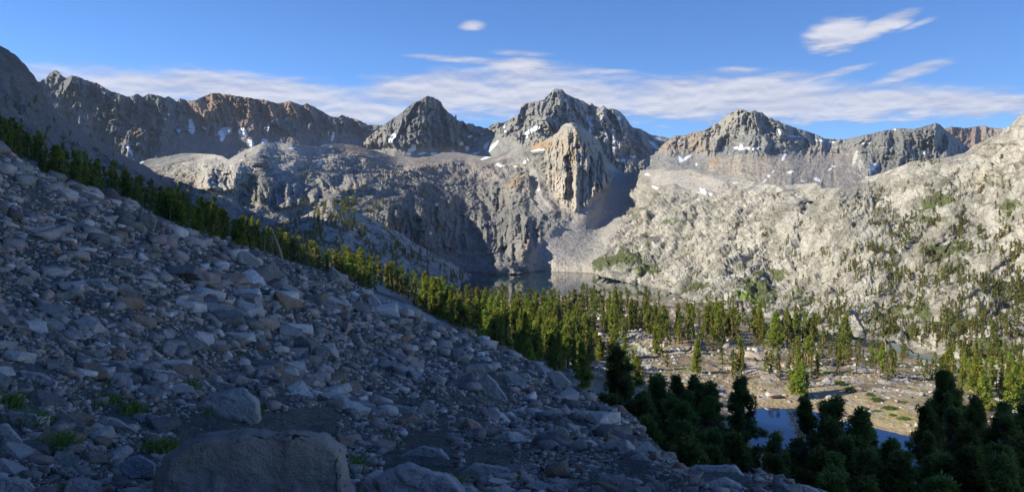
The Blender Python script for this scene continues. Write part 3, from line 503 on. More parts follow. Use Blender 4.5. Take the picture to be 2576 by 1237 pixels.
    add(2370,525,46,16,.5); add(2345,560,50,12,.45); add(2440,470,40,14,.2); add(2540,520,60,30,.25); add(1700,575,60,14,.3); add(2200,480,120,16,.0); add(2500,880,120,30,.45); add(2250,840,80,20,.35); add(1830,600,40,16,.1)
    add(870,560,120,50,.25); add(860,520,90,30,.2); add(980,460,120,26,.14); add(690,400,90,24,.06); add(800,480,100,30,.1); add(1080,490,60,20,.1); add(1780,470,130,8,.0); add(1760,735,60,20,.3); add(2400,820,140,40,.3); add(2520,760,100,60,.2)
    w = sstep(.02, .16, dens + ng*.65 + nf*.25)
    C = mixc(C, (.085, .105, .035), w*.9); C = mixc(C, (.13, .17, .05), w*sstep(0, .4, nf)*.5)
    C = blobs(U, V, P, C, [(1882,748,34,6,5,(.17,.25,.05),.95,.3),(1862,744,18,5,0,(.15,.22,.05),.9,.4),(2480,905,60,8,14,(.14,.2,.05),.9,.4),(1600,696,60,2.5,10,(.22,.28,.09),.8,.4),(2330,535,34,4.5,6,(.08,.13,.04),.95,.4),(2290,565,20,3,-15,(.08,.13,.04),.9,.4)], 11)
    lg = sstep(.55, .78, ledges(U, V+2.5))*g*(1-w_fan(U, V))*sstep(-.1, .25, nb+ng*.6); C = mixc(C, (.13, .125, .075), lg*.7)
    wet = 1-sstep(.2, 1.6, P[..., 2]-ZL); C = C*(1-wet[..., None]*.45)
    return C
def post_m(P, U, V):  # keep the shore line sharp
    return P
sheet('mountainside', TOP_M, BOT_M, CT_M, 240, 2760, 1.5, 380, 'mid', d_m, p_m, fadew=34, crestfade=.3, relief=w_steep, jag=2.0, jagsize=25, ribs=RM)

# ------------------------------------------------------------------ wooded knoll
TOP_K = [(560,650),(640,612),(700,580),(743,555),(757,548),(771,541),(795,528),(821,514),(828,503),(838,508),(857,518),(880,527),(899,534),(920,544),(942,552),(970,569.5),(1002,584),(1031,605),(1066,626),(1091,641),(1134,662),(1163,680),(1200,700),(1240,720)]
def d_k(P, U, V):
    e, cv = facets(P, 16, 3); e2, cv2 = facets(P, 6, 5)
    return fbm(P, 60, 4, .5, True, seed=8)*4 + blocks(P, 24, 3)*5 + blocks(P, 9, 5)*3 - (1-sstep(0, .12, e))*1.5
def p_k(P, U, V, N):
    n = fbm(P, 30, 5, .6, seed=2); n2 = fbm(P, 8, 4, .6, seed=6); C = base(P, (.40, .375, .335)); C = mixc(C, (.25, .24, .225), sstep(0, .4, n)*.6)
    C = mixc(C, (.53, .50, .45), sstep(.1, .35, n2)*.5); w = sstep(.02, .2, n2*.6+fbm(P, 15, 4, seed=17)*.6)
    return mixc(C, (.055, .07, .025), w*.8)
sheet('knoll', TOP_K, [(560,700),(800,745),(1000,760),(1240,760)],
  [(560,650,850),(640,612,870),(743,555,900),(828,503,960),(899,534,980),(970,569,1000),(1031,605,1030),(1091,641,1060),(1163,680,1120),(1240,722,1150),(640,690,680),(750,640,720),(800,700,680),(900,650,800),(950,720,740),(1000,680,850),(1050,730,830),(1100,700,920),(1150,740,930)],
  560, 1240, 1.7, 130, 'mid', d_k, p_k, jag=2.5, jagsize=16, ribs=[([(828,505),(860,560),(900,620)],40,14),([(940,552),(960,600),(990,650)],34,12)])

# ================================================================== valley floor and the shaded, wooded slope below the talus
TOP_V = [(-700,320),(-300,330),(0,352),(100,392),(200,425),(300,458),(390,482),(500,530),(600,572),(700,615),(800,655),(870,668),(900,680),(950,690),(1000,712),(1060,728),(1100,735),(1163,745),(1240,741),(1320,745),(1420,742),(1500,741),(1580,741),(1640,744),(1700,747),(1735,753),(1800,784),(1860,806),(1930,826),(2000,838),(2080,850),(2150,868),(2200,874),(2300,895),(2450,940),(2600,985),(2760,1010)]
def zv(u, v, z): return (u, v, yz(u, v, z))
POND = [(1876,1040),(1890,1029),(1921,1024.5),(1960,1026),(1991,1025),(2050,1033),(2120,1056),(2198,1074),(2253,1086),(2311,1105),(2338,1116),(2350,1150),(2330,1185),(2200,1185),(2080,1180),(1940,1165),(1880,1110)]
CT_V = [(-700,330,260),(-300,340,270),(0,352,290),(200,425,320),(390,482,350),(600,572,400),(800,655,450),(1000,712,520),(1100,735,600),(-700,420,200),(-300,400,215),(0,430,235),(200,500,240),(400,580,240),(600,660,240),(800,740,250),(1000,810,260),(900,700,380),
  zv(1163,745,-85), zv(1240,741,-87), zv(1420,742,-87), zv(1580,741,-87), zv(1700,747,-87), zv(1735,755,-87), zv(1860,808,-87), zv(2000,840,-87), zv(2150,870,-87), zv(2300,897,-87), zv(2600,985,-86), zv(2760,1010,-86),
  zv(1200,775,-80), zv(1300,800,-78), zv(1450,775,-82), zv(1600,780,-80), zv(1500,850,-79), zv(1700,850,-80), zv(1850,860,-82), zv(1600,930,-76), zv(1750,960,-76), zv(1900,950,-78), zv(2050,930,-79), zv(2200,960,-79),zv(2350,980,-79),zv(2500,1010,-80),zv(2700,1060,-79),
  (1200,870,300),(1300,880,340),(1400,930,310),(1500,990,250),(1600,1050,200)] + \
  [zv(u, v, ZP+.25) for u, v in POND[:11]] + [zv(2100,1110,-80.0), zv(2000,1100,-80), zv(2250,1140,-80), zv(1880,1110,-79), zv(2400,1120,-79), zv(2500,1120,-79), zv(2100,1190,-79), zv(2300,1195,-78.5),
  zv(2250,1040,-78.5),(1700,1130,160),(1600,1150,110),(1800,1180,130),(2000,1240,120),(2200,1260,120),(2400,1260,120),(2600,1250,120),(2760,1250,110),(1500,1180,65),(1650,1260,60),(1850,1310,60),(2100,1360,60),(2400,1380,60),(2700,1380,60)]
from math import hypot
def inpoly(U, V, poly):
    c = np.zeros(U.shape, bool); n = len(poly)
    for i in range(n):
        (x0, y0), (x1, y1) = poly[i], poly[(i+1) % n]
        k = ((y0 > V) != (y1 > V)) & (U < (x1-x0)*(V-y0)/(y1-y0+1e-12)+x0); c ^= k
    return c
def polydist(U, V, poly): return ribdist(U, V, poly+[poly[0]])
def shore(U, V):
    q = np.stack([U, V*2.2, U*0], -1); return U+9*fbm(q, 34, 4, .6, seed=81), V+3.2*fbm(q, 34, 4, .6, seed=82)
def d_v(P, U, V):
    U, V = shore(U, V)
    pd = np.where(inpoly(U, V, POND), 0, sstep(0, 26, polydist(U, V, POND)))
    sh = sstep(0, 16, V - curve(TOP_V)(U)); left = 1-sstep(1150, 1350, U); slab = 1-sstep(.6, 1.1, np.hypot((U-960)/90, (V-735-(U-960)*.45)/26))
    k = np.clip(P[..., 1]/500, .15, 1)
    e, cv = facets(P, 9, 3); e2, cv2 = facets(P, 3.4, 5)
    lump = fbm(P, 90, 3, seed=8)*3.0 + fbm(P, 26, 4, .5, True, seed=9)*1.6
    rocks = np.where(cv > .55, (cv-.4)*3.0*sstep(0, .25, e), 0)*sstep(-.1, .25, fbm(P, 40, 3, seed=15)) + np.where(cv2 > .6, cv2*1.2*sstep(0, .3, e2), 0)*sstep(-.2, .2, fbm(P, 30, 3, seed=16))
    south = 1-sstep(0, 40, V-955-(U-1900)*0)*sstep(1850, 1950, U)*(1-sstep(2340, 2420, U))
    return (lump*(.4+.6*south) + rocks*(.12+.88*south)*(1-slab))*pd*sh*k + fbm(P, 1.5, 3, seed=3)*.12*k
def post_v(P, U, V):
    U, V = shore(U, V)
    ins = inpoly(U, V, POND); d = polydist(U, V, POND); P = P.copy()
    P[..., 2] = np.where(ins, P[..., 2]-np.minimum(d*.08, 1.8)-.35, P[..., 2]); return P
def p_v(P, U, V, N):
    U, V = shore(U, V)
    n = fbm(P, 30, 5, .6, seed=2); n2 = fbm(P, 7, 4, .6, seed=5); e, cv = facets(P, 9, 3); e2, cv2 = facets(P, 3.4, 5)
    C = base(P, (.20, .155, .105)); C = mixc(C, (.42, .33, .20), sstep(-.2, .25, n)*.8); C = mixc(C, (.24, .25, .09), sstep(.1, .35, fbm(P, 22, 4, .6, seed=44))*.6)
    rk = np.maximum((cv > .62)*sstep(.0, .3, fbm(P, 40, 3, seed=15)), (cv2 > .66)*sstep(-.1, .3, fbm(P, 30, 3, seed=16)))
    sand = sstep(945, 990, V+n*20+(1950-U)*.12)*sstep(1840, 1900, U)*(1-sstep(2340, 2500, U+n*40))
    C = mixc(C, (.47, .44, .40), rk*(1-sand*.9)*.85)
    C = mixc(C, (.44, .345, .21), sand*.9); C = mixc(C, (.36, .30, .13), sand*sstep(.0, .3, n2+n*.5)*.55); C = mixc(C, (.48, .45, .40), sand*sstep(.12, .3, fbm(P, 14, 4, seed=77))*.75)
    left = 1-sstep(1130, 1300, U-(V-800)*.3); C = mixc(C, (.29, .28, .265), left*.8); C = mixc(C, (.15, .14, .12), left*sstep(0, .3, n2)*.6)
    C = blobs(U, V, P, C, [(960,730,90,20,25,(.33,.325,.31),.95,.3),(2010,880,60,10,5,(.50,.45,.37),.5,.7),(1575,880,55,8,0,(.34,.36,.10),.8,.5),(2260,1045,60,12,12,(.36,.30,.12),.6,.8),(1650,750,60,6,0,(.16,.19,.07),.5,.8),(2480,965,60,8,10,(.25,.28,.09),.6,.6),(2240,1110,60,6,20,(.5,.44,.32),.6,.6),(1735,1030,40,8,0,(.28,.30,.10),.5,.8),(1800,905,70,10,5,(.42,.35,.22),.8,.7),(1980,930,70,10,8,(.42,.35,.22),.8,.7),(1640,1000,60,10,5,(.40,.34,.2),.7,.7),(2100,945,60,8,8,(.34,.33,.14),.7,.7),(1690,900,40,6,0,(.50,.44,.34),.5,.6)], 5)
    wet = (1-sstep(.0, .5, P[..., 2]-ZP-.1))*sstep(1000, 1010, V)*sstep(1800, 1850, U); C = C*(1-wet[..., None]*.35)
    C = mixc(C, (.03, .07, .10), inpoly(U, V, POND)*sstep(2, 10, polydist(U, V, POND))*.8)
    return C
sheet('valley_floor', TOP_V, [(-700,520),(-300,560),(0,560),(400,700),(800,830),(1100,930),(1400,1130),(1600,1310),(1900,1400),(2760,1440)], CT_V, -700, 2760, 2.6, 330, 'floor', d_v, p_v, jag=1.0, back=.03, backdrop=.9, post=post_v, power=.9)
# hillside left of the picture and behind the camera: unseen, its crest shaped to keep the foreground in shade
def HILL_TOP(y): return np.interp(y, [-300, -250, -50, 50, 130, 208, 278, 372, 420, 520, 620], [150, 190, 168, 144, 105, 80, 66, 60, 54, 40, 10])
def hillside():
    xs = np.linspace(-700, 30, 150); ys = np.linspace(-250, 620, 150); Xg, Yg = np.meshgrid(xs, ys)
    pl = -3.2 - .418*Xg - .187*np.clip(Yg, -40, 260); edge = np.where(Yg > 0, -.66*Yg-14, -14)
    Z = pl + .75*np.clip(edge-Xg, 0, 400); crest = HILL_TOP(Yg)
    Z = crest - 5*np.logaddexp(0, (crest-Z)/5.); Z = Z + fbm(np.stack([Xg, Yg, Yg*0], -1), 60, 4, seed=3)*3
    m = Xg > edge; Z = np.where(m & (Yg > 6), Z-60, Z); Z = np.where(m & (Yg <= 6), Z-.8, Z)
    P = np.stack([Xg, Yg, Z], -1); C = base(P, (.29, .28, .26)); C = mixc(C, (.2, .18, .15), sstep(0, .4, fbm(P, 12, 4))*.7)
    tag(mesh_np('hillside', P, grid_faces(*P.shape[:2]), MAT['floor'], C, True), kind='structure')
hillside()

# ------------------------------------------------------------------ the talus slope the camera stands on
TOP_A = [(-400,200),(0,371),(21,378.6),(46,396),(64,405),(82,414),(107,435.5),(124,439),(160,457),(192,471),(228,474.6),(249,485),(292,496),(327,506.7),(356,521),(391,542),(420,553),(463,574),(498,588.5),(534,599),(569,606),(605,620.6),(640,631),(676,638),(705,651),(740,663),(783,677.5),(815,688),(842,695),(878,712),(913,723),(949,733),(985,744),(1013,754.5),(1049,776),(1084,797),(1131,818),(1165,834.7),(1199,848),(1226,858.6),(1240,870.6),(1267,876),(1302,891),(1336,906.5),(1370,932),(1404,940),(1425,950),(1438,966),(1459,982),(1483,990),(1493,1004),(1524,1021),(1541,1022),(1565,1030),(1600,1060),(1640,1110),(1690,1150),(1720,1180),(1851,1180),(1871,1196),(1921,1192),(1944,1200),(1991,1216),(2026,1225),(2062,1236),(2200,1290),(2700,1400)]
CT_A = [(-400,200,170),(0,372,190),(250,486,180),(500,589,150),(700,649,130),(900,718,110),(1050,776,95),(1240,870,80),(1370,931,70),(1483,989,60),(1565,1028,52),(1640,1105,36),(1700,1155,22),(1851,1180,16),(1944,1200,15),(2062,1236,13),(2300,1320,11),
  (0,1237,7.5),(600,1237,8.5),(1200,1237,9.6),(1600,1237,10.4),(2000,1250,11.5),(0,1500,5),(1000,1500,5),(2200,1500,6),(300,1000,13.5),(0,900,13),(300,800,22),(0,650,27),(300,600,60),(600,800,36),(600,1000,18.5),(600,1120,11.8),(1000,1000,30),(800,900,34),(1000,1110,16.5),(1300,1050,33),(1300,1120,19),(1300,980,46),(1480,1140,18),(1646,1160,16),(1480,1060,36),(1750,1200,13.5),(900,780,70),(600,660,90),(200,1120,10),(1100,880,60)]
def d_a(P, U, V):
    k = np.clip(P[..., 1]/40, .12, 1.5)
    Q = P/k[..., None]
    return fbm(P, 14, 3, seed=8)*.9*np.clip(k*2, .2, 1) + fbm(P, 3.0, 4, .55, True, seed=9)*.28*np.clip(k*1.5, .3, 1) + fbm(P, .5, 3, seed=4)*.06
def p_a(P, U, V, N):
    n = fbm(P, 8, 5, .6, seed=2); n2 = fbm(P, 1.2, 4, .6, seed=6); C = base(P, (.15, .135, .115))
    C = mixc(C, (.21, .165, .115), sstep(.0, .35, n)*.75); C = mixc(C, (.12, .115, .105), sstep(.05, .4, n2)*.6); C = mixc(C, (.075, .085, .04), sstep(.25, .5, fbm(P, 3, 4, seed=21))*.6)
    return blobs(U, V, P, C, [(1010,775,120,12,22,(.33,.325,.31),.95,.3),(1060,792,60,9,32,(.33,.325,.31),.95,.3),(1160,840,60,8,24,(.25,.21,.15),.8,.5),(980,800,90,24,24,(.22,.18,.12),.7,.7),(1440,960,60,14,40,(.24,.19,.12),.8,.6)], 3)
sheet('talus_slope', TOP_A, [(-400,1500),(2700,1560)], CT_A, -400, 2700, 2.4, 420, 'talus', d_a, p_a, jag=2.0, jagsize=14, back=.12, backdrop=.8)

# ------------------------------------------------------------------ water
def water_mat(name, colr, rough, spec_scale):
    m, nt, b, o = new_mat(name); tc = node(nt, 'ShaderNodeTexCoord')
    b.inputs['Base Color'].default_value = (*colr, 1); b.inputs['Roughness'].default_value = rough; b.inputs['IOR'].default_value = 1.333
    n = node(nt, 'ShaderNodeTexNoise', Vector=tc.outputs['Object'], Scale=spec_scale, Detail=3.0)
    bp = node(nt, 'ShaderNodeBump', Strength=.05, Distance=.05); nt.links.new(n.outputs[0], bp.inputs['Height']); nt.links.new(bp.outputs[0], b.inputs['Normal'])
    return m
MAT['lake'] = water_mat('lake_water', (.010, .030, .035), .035, .6)
MAT['pond'] = water_mat('pond_water', (.004, .022, .085), .02, 1.5); MAT['pond'].node_tree.nodes['Principled BSDF'].inputs['Specular IOR Level'].default_value = .36
def water(name, poly, z, mat):
    bm = bmesh.new(); vs = []
    for (u, v) in poly:
        p = pt(u, v, yz(u, v, z)); vs.append(bm.verts.new((p[0], p[1], z)))
    bm.faces.new(vs); bmesh.ops.triangulate(bm, faces=bm.faces)
    me = bpy.data.meshes.new(name); bm.to_mesh(me); bm.free(); me.materials.append(mat); o = bpy.data.objects.new(name, me); COL.objects.link(o)
    return tag(o, kind='structure')
water('lake', [(1060,676),(1180,674),(1300,676),(1480,676),(1560,690),(1660,710),(1745,730),(1760,744),(1730,765),(1500,765),(1300,770),(1120,765),(1060,720)], ZL, MAT['lake'])
water('lake', [(1737,752),(1790,750),(1860,774),(1930,792),(2060,812),(2170,832),(2240,850),(2220,890),(2120,880),(1980,855),(1900,835),(1830,815),(1750,775)], ZL+.5, MAT['lake'])
water('pond', [(1840,1000),(2000,1008),(2130,1040),(2260,1070),(2360,1095),(2400,1150),(2370,1230),(1900,1230),(1840,1120)], ZP, MAT['pond'])

# ------------------------------------------------------------------ mountain air
def haze():
    bm = bmesh.new(); bmesh.ops.create_cube(bm, size=1.0)
    lo, hi = (-5200, -600, -420), (5200, 6800, 1000)
    for v in bm.verts: v.co = [lo[k] if v.co[k] < 0 else hi[k] for k in range(3)]
    me = bpy.data.meshes.new('haze'); bm.to_mesh(me); bm.free(); m = bpy.data.materials.new('mountain_air'); m.use_nodes = True; nt = m.node_tree; nt.nodes.clear()
    o = nt.nodes.new('ShaderNodeOutputMaterial'); v = nt.nodes.new('ShaderNodeVolumePrincipled'); nt.links.new(v.outputs[0], o.inputs['Volume'])
    v.inputs['Color'].default_value = (.62, .76, 1.0, 1); v.inputs['Density'].default_value = HAZE; v.inputs['Anisotropy'].default_value = .1
    me.materials.append(m); ob = bpy.data.objects.new('haze', me); COL.objects.link(ob); tag(ob, 'thin blue mountain air that softens the far peaks', 'haze', kind='stuff')
HAZE = 2.4e-5
haze()
# ================================================================== ground look-ups
def column(surf, u):
    s = SURF[surf]; f = (u-s['u0'])/s['du']; i = int(np.clip(round(f), 0, s['U'].shape[1]-1)); return s, i
def seen(surf, u, v):            # the point of a sheet that shows at picture position u, v
    s, i = column(surf, u); P = s['P'][:, i]; V = s['V'][:, i]; j = int(np.clip(np.searchsorted(V, v), 1, len(V)-1))
    t = np.clip((v-V[j-1])/(V[j]-V[j-1]+1e-9), 0, 1); return P[j-1]*(1-t)+P[j]*t, s['N'][j, i]
def ground_z(surf, u, Y):        # height of a sheet below the sight column u at forward distance Y
    s, i = column(surf, u); P = s['P'][:, i]; o = np.argsort(P[:, 1]); return float(np.interp(Y, P[o, 1], P[o, 2]))

# ------------------------------------------------------------------ foliage and bark
def leaf_mat(name, gain=1.0, trans=.42):
    m, nt, b, o = new_mat(name); L = nt.links.new; X.nt = nt
    at = node(nt, 'ShaderNodeAttribute', p_attribute_name='col'); oi = node(nt, 'ShaderNodeObjectInfo')
    hs = node(nt, 'ShaderNodeHueSaturation', Color=at.outputs['Color']); L(((X(oi.outputs['Random'])-.5)*.035+.507).v, hs.inputs['Hue']); L((X(oi.outputs['Random'])*.55+.95*gain).v, hs.inputs['Value'])
    L(hs.outputs[0], b.inputs['Base Color']); b.inputs['Roughness'].default_value = .65; b.inputs['Specular IOR Level'].default_value = .25
    tr = node(nt, 'ShaderNodeBsdfTranslucent', Color=hs.outputs[0]); mx = node(nt, 'ShaderNodeMixShader', Fac=trans)
    L(b.outputs[0], mx.inputs[1]); L(tr.outputs[0], mx.inputs[2]); L(mx.outputs[0], o.inputs[0]); return m
MAT['needles'] = leaf_mat('pine_needles'); MAT['shrub'] = leaf_mat('shrub_leaves'); MAT['grass'] = leaf_mat('grass_blades')
MAT['bark'] = rock_mat('bark', .06, .8, .5, 0, base=(.20, .125, .08)); MAT['deadwood'] = rock_mat('dead_wood', .06, .8, .4, 0, base=(.36, .25, .17)); MAT['greywood'] = rock_mat('grey_wood', .05, .8, .4, 0, base=(.24, .22, .20))

def tube(path, rad, seg=6):
    path = np.asarray(path, float); rad = np.asarray(rad, float); n = len(path); T = np.gradient(path, axis=0); T /= np.linalg.norm(T, axis=1)[:, None]+1e-9
    a = np.cross(T, [0.31, .2, .93]); a /= np.linalg.norm(a, axis=1)[:, None]+1e-9; b = np.cross(T, a); th = np.arange(seg)*2*math.pi/seg
    V = path[:, None]+rad[:, None, None]*(np.cos(th)[None, :, None]*a[:, None]+np.sin(th)[None, :, None]*b[:, None]); V = V.reshape(-1, 3); Q = []
    for i in range(n-1):
        for k in range(seg): Q.append((i*seg+k, i*seg+(k+1) % seg, (i+1)*seg+(k+1) % seg, (i+1)*seg+k))
    Q = np.array(Q); return V, np.concatenate([Q[:, [0, 1, 2]], Q[:, [0, 2, 3]]])
class Soup:
    def __init__(s): s.V = []; s.T = []; s.C = []; s.n = 0
    def add(s, V, T, C=None):
        s.V.append(np.asarray(V, np.float32)); s.T.append(np.asarray(T)+s.n); s.C.append(np.broadcast_to(np.array((.2, .2, .2) if C is None else C, np.float32), V.shape)); s.n += len(V)
    def mesh(s, name, mat, link=False, smooth_=False): return mesh_np(name, np.concatenate(s.V), np.concatenate(s.T), mat, np.concatenate(s.C), smooth_, link=link, tri=True)
    def arrays(s): return np.concatenate(s.V), np.concatenate(s.T), np.concatenate(s.C)
def leaves(r, cen, rad, n, size, colr, aspect=.42, up=.25):
    """n small faces spread through an ellipsoid"""
    d = r.normal(size=(n, 3)); d /= np.linalg.norm(d, axis=1)[:, None]; q = r.random(n)**.45; p = cen + d*q[:, None]*rad
    a = d*.8 + r.normal(size=(n, 3))*.7; a[:, 2] += up; a /= np.linalg.norm(a, axis=1)[:, None]
    b = np.cross(a, r.normal(size=(n, 3))); b /= np.linalg.norm(b, axis=1)[:, None]+1e-9; s = size*(.6+.8*r.random(n))[:, None]
    V = np.stack([p-b*s*aspect, p+b*s*aspect, p+a*s*1.25], 1).reshape(-1, 3); T = np.arange(3*n).reshape(n, 3)
    C = np.repeat(np.array(colr)*(.75+.5*r.random((n, 1))), 3, 0); return V, T, C
def pine(seed, H, Rm, nb, nleaf, leaf, style, stems=1, limbs=True, kfs=(.45, .75, 1.0), tuft=(.16, .27), aspect=.42, tone=(1, 1, 1)):
    r = np.random.default_rng(seed); cr = Soup(); tk = Soup(); per = max(3, int(nleaf/(nb*stems*len(kfs))))
    for st in range(stems):
        h = H*(1 if st == 0 else r.uniform(.6, .9)); ang = r.uniform(0, 6.28); lean = (.02 if stems == 1 else .10)+r.random()*.05
        z = np.linspace(0, h, 9); px = np.cos(ang)*lean*z + .012*H*np.sin(z/h*5+r.uniform(0, 6)); py = np.sin(ang)*lean*z + .012*H*np.cos(z/h*4+r.uniform(0, 6)); path = np.stack([px-px[0], py-py[0], z-.03*H], -1)
        tk.add(*tube(path, .030*h*(1-z/h)**.8+.004*h, 7 if leaf < .2 else 5))
        zb = r.uniform(.02, .08) if style != 'bare' else r.uniform(.35, .5)
        for i in range(nb):
            t = zb+(.985-zb)*((i+r.random())/nb); base_ = np.array([np.interp(t*h, z, path[:, k]) for k in range(3)])
            if style == 'cone': pr = (1-t)**(.8 if leaf > .2 else 1.1)*1.15+.04
            elif style == 'column': pr = (.62+.22*math.sin(t*9+seed))*min(1, (1.03-t)/.62)**.9
            elif style == 'round': pr = math.sin(math.pi*min(1, .16+.83*t))**.9
            else: pr = (.35+.6*math.sin(math.pi*min(1, t*.9+.1))*(.65+.35*math.sin(t*23+seed)))*min(1, (1.03-t)/.5)**.85
            ln = Rm*pr*(r.uniform(.5, 1.2) if leaf > .2 else r.uniform(.3, 1.3))*(1.0 if stems == 1 else .75); az = r.uniform(0, 6.28); rise = r.uniform(-.05, .45)+.75*t**2
            d = np.array([math.cos(az), math.sin(az), rise]); tip = base_+d*ln
            if limbs and ln > Rm*.3: tk.add(*tube([base_, base_+d*ln*.5-[0, 0, .02*ln], tip], [.010*h*(1-t)+.003*h, .005*h, .002*h], 3 if leaf > .2 else 4))
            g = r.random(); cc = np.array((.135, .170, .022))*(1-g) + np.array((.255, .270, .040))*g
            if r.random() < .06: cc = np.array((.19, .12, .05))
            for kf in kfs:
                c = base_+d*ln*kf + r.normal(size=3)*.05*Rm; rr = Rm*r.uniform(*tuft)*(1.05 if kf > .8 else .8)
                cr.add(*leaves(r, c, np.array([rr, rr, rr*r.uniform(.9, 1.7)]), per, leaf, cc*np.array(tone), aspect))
    return cr, tk
FAR_TREES = []   # middle distance pines: (crown mesh, trunk mesh, height)
specs = [('column',1,11,1.6),('column',1,13,1.3),('cone',1,9,1.7),('cone',1,12,2.2),('ragged',1,12,1.9),('column',2,11,1.7),('round',2,9,2.0),('ragged',2,11,2.0),('cone',1,11,1.5),('column',1,12,2.0),('cone',2,11,1.7),('ragged',1,13,1.6),('column',3,10,1.9),('cone',1,8,2.0),('column',1,9,1.7),('bare',1,11,1.8)]
for i, (st, ns, H, Rm) in enumerate(specs):
    cr, tk = pine(100+i, H, Rm, 44 if ns == 1 else 26, 4600, .30, st, ns)
    FAR_TREES.append((cr.mesh('crown', MAT['needles']), tk.mesh('trunk', MAT['bark']), H))
NEAR_TREES = []
for i, (st, ns, H, Rm) in enumerate([('cone',1,12,2.9),('ragged',2,12,2.5),('ragged',1,13,2.5),('cone',2,12,2.5),('cone',1,11,2.7),('bare',1,12,3.0)]):
    cr, tk = pine(200+i, H, Rm, 96 if ns == 1 else 54, 40000, .17, st, ns, True, (.35, .55, .72, .87, 1.0), (.065, .115), .26, (.55, .62, 1.0))  # darker needle tone puts some of the near pines' shade into the colour
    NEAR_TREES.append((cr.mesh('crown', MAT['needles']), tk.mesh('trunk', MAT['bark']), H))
LOW = [pine(300+i, 1.0, rm, 14, 230, .062, st, 1, False) for i, (st, rm) in enumerate([('column', .14), ('round', .20), ('cone', .18), ('ragged', .19), ('column', .17), ('cone', .24), ('column', .2), ('cone', .15)])]
LOW = [tuple(a.arrays() for a in x) for x in LOW]

def place_tree(kindlist, k, P, H, rz, label, group, wid=1.0):
    cm, tm, h = kindlist[k]; s = H/h
    t = bpy.data.objects.new('pine_tree', None); COL.objects.link(t); t.location = P; t.rotation_euler = (rng.normal()*.03, rng.normal()*.03, rz); t.scale = (s*wid, s*wid, s); t.empty_display_size = .3
    tag(t, label, 'tree', group)
    for nm, me in (('trunk', tm), ('crown', cm)):
        o = bpy.data.objects.new(nm, me); COL.objects.link(o); o.parent = t
    return t
# ------------------------------------------------------------------ where the pines stand
r = np.random.default_rng(11); TREES = []     # (surface, u, v base, height m, region)
topA = curve(TOP_A); topV = curve(TOP_V)
for i in range(240):                            # the belt behind the talus crest, left
    u = r.uniform(-20, 470); v = topA(u) + r.uniform(-34, 14) + max(0, (u-250))*.02
    TREES.append((u, v, r.choice([r.uniform(4, 7.5), r.uniform(7, 10.5)]), 'left'))
for i in range(230):
    u = r.uniform(430, 1080); a, b = topV(u)+12, topA(u)+12; q = r.random()**.6; v = a+(b-a)*q
    if hypot((u-960)/75, (v-735-(u-960)*.45)/16) < 1: continue
    TREES.append((u, v, r.uniform(5, 12), 'slope'))
for i in range(70):
    u = r.uniform(860, 1120); v = topV(u)+r.uniform(4, 34); TREES.append((u, v, r.uniform(9, 15), 'slope'))
for i in range(190):
    u = r.uniform(1060, 1500); a, b = 752, topA(u)+4; v = a+(b-a)*r.random(); TREES.append((u, v, r.uniform(10, 18), 'foot'))
clear = [(1575,885,80,16),(2010,900,90,20),(1740,1000,60,16),(2230,1000,150,30),(1560,800,40,10),(1900,880,50,12),(2180,960,90,16)]
n = 0
while n < 430:
    u = r.uniform(1190, 2130); v = r.triangular(752, 800, 985); 
    if v < topV(u)+5 or v < 748+(u-1700)*.27: continue
    if any(hypot((u-c[0])/c[2], (v-c[1])/c[3]) < 1 for c in clear): continue
    if perlin(np.array([u/70., v/30., 3.3])) + .5*perlin(np.array([u/25., v/14., 5.3])) < -.12+max(0, (v-850)/520.): continue
    TREES.append((u, v, r.choice([r.uniform(6, 12), r.uniform(12, 19), r.uniform(16, 22)])*(1 if v < 900 else .85), 'forest')); n += 1
for i in range(130):
    u = r.uniform(1990, 2600); v = r.uniform(900, 1010) + (u-2000)*.06
    if perlin(np.array([u/70., v/35., 9.3])) < -.05: continue
    if 2050 < u < 2330 and v > 965: continue
    TREES.append((u, v, r.uniform(9, 17), 'east'))
for (u, v, h) in [(1960,960,11),(1985,962,12),(1925,945,10),(1590,835,16),(1430,890,14),(1410,880,11),(1665,905,15),(1685,880,13),(1760,900,13),(1575,985,13),(1600,975,12),(1860,960,14),(1840,950,12),(2070,880,12),(2110,870,12),(2410,1010,12),(2360,1075,9),(2350,1062,8),(2330,1070,8),(2230,965,6),(2136,955,5),(2155,948,5),(1362,770,12),(1480,790,14),(1500,800,12),(1270,745,12),(1350,905,12),(1640,1020,11)]: TREES.append((u, v, h, 'forest'))
def tree_ok(u, v):
    return not inpoly(np.array([u]), np.array([v]), [(a, b+4) for a, b in POND])[0]
items = []
for (u, v, H, reg) in TREES:
    if not tree_ok(u, v): continue
    P, N = seen('valley_floor', u, v)
    if 1225 < u < 1750 and v < 830: H = min(H, max(3.5, (v-rng.choice([712, 722, 730, 700], p=[.3, .3, .3, .1]))*P[1]/F))
    items.append([H*F/P[1], u, v, P, H, reg])
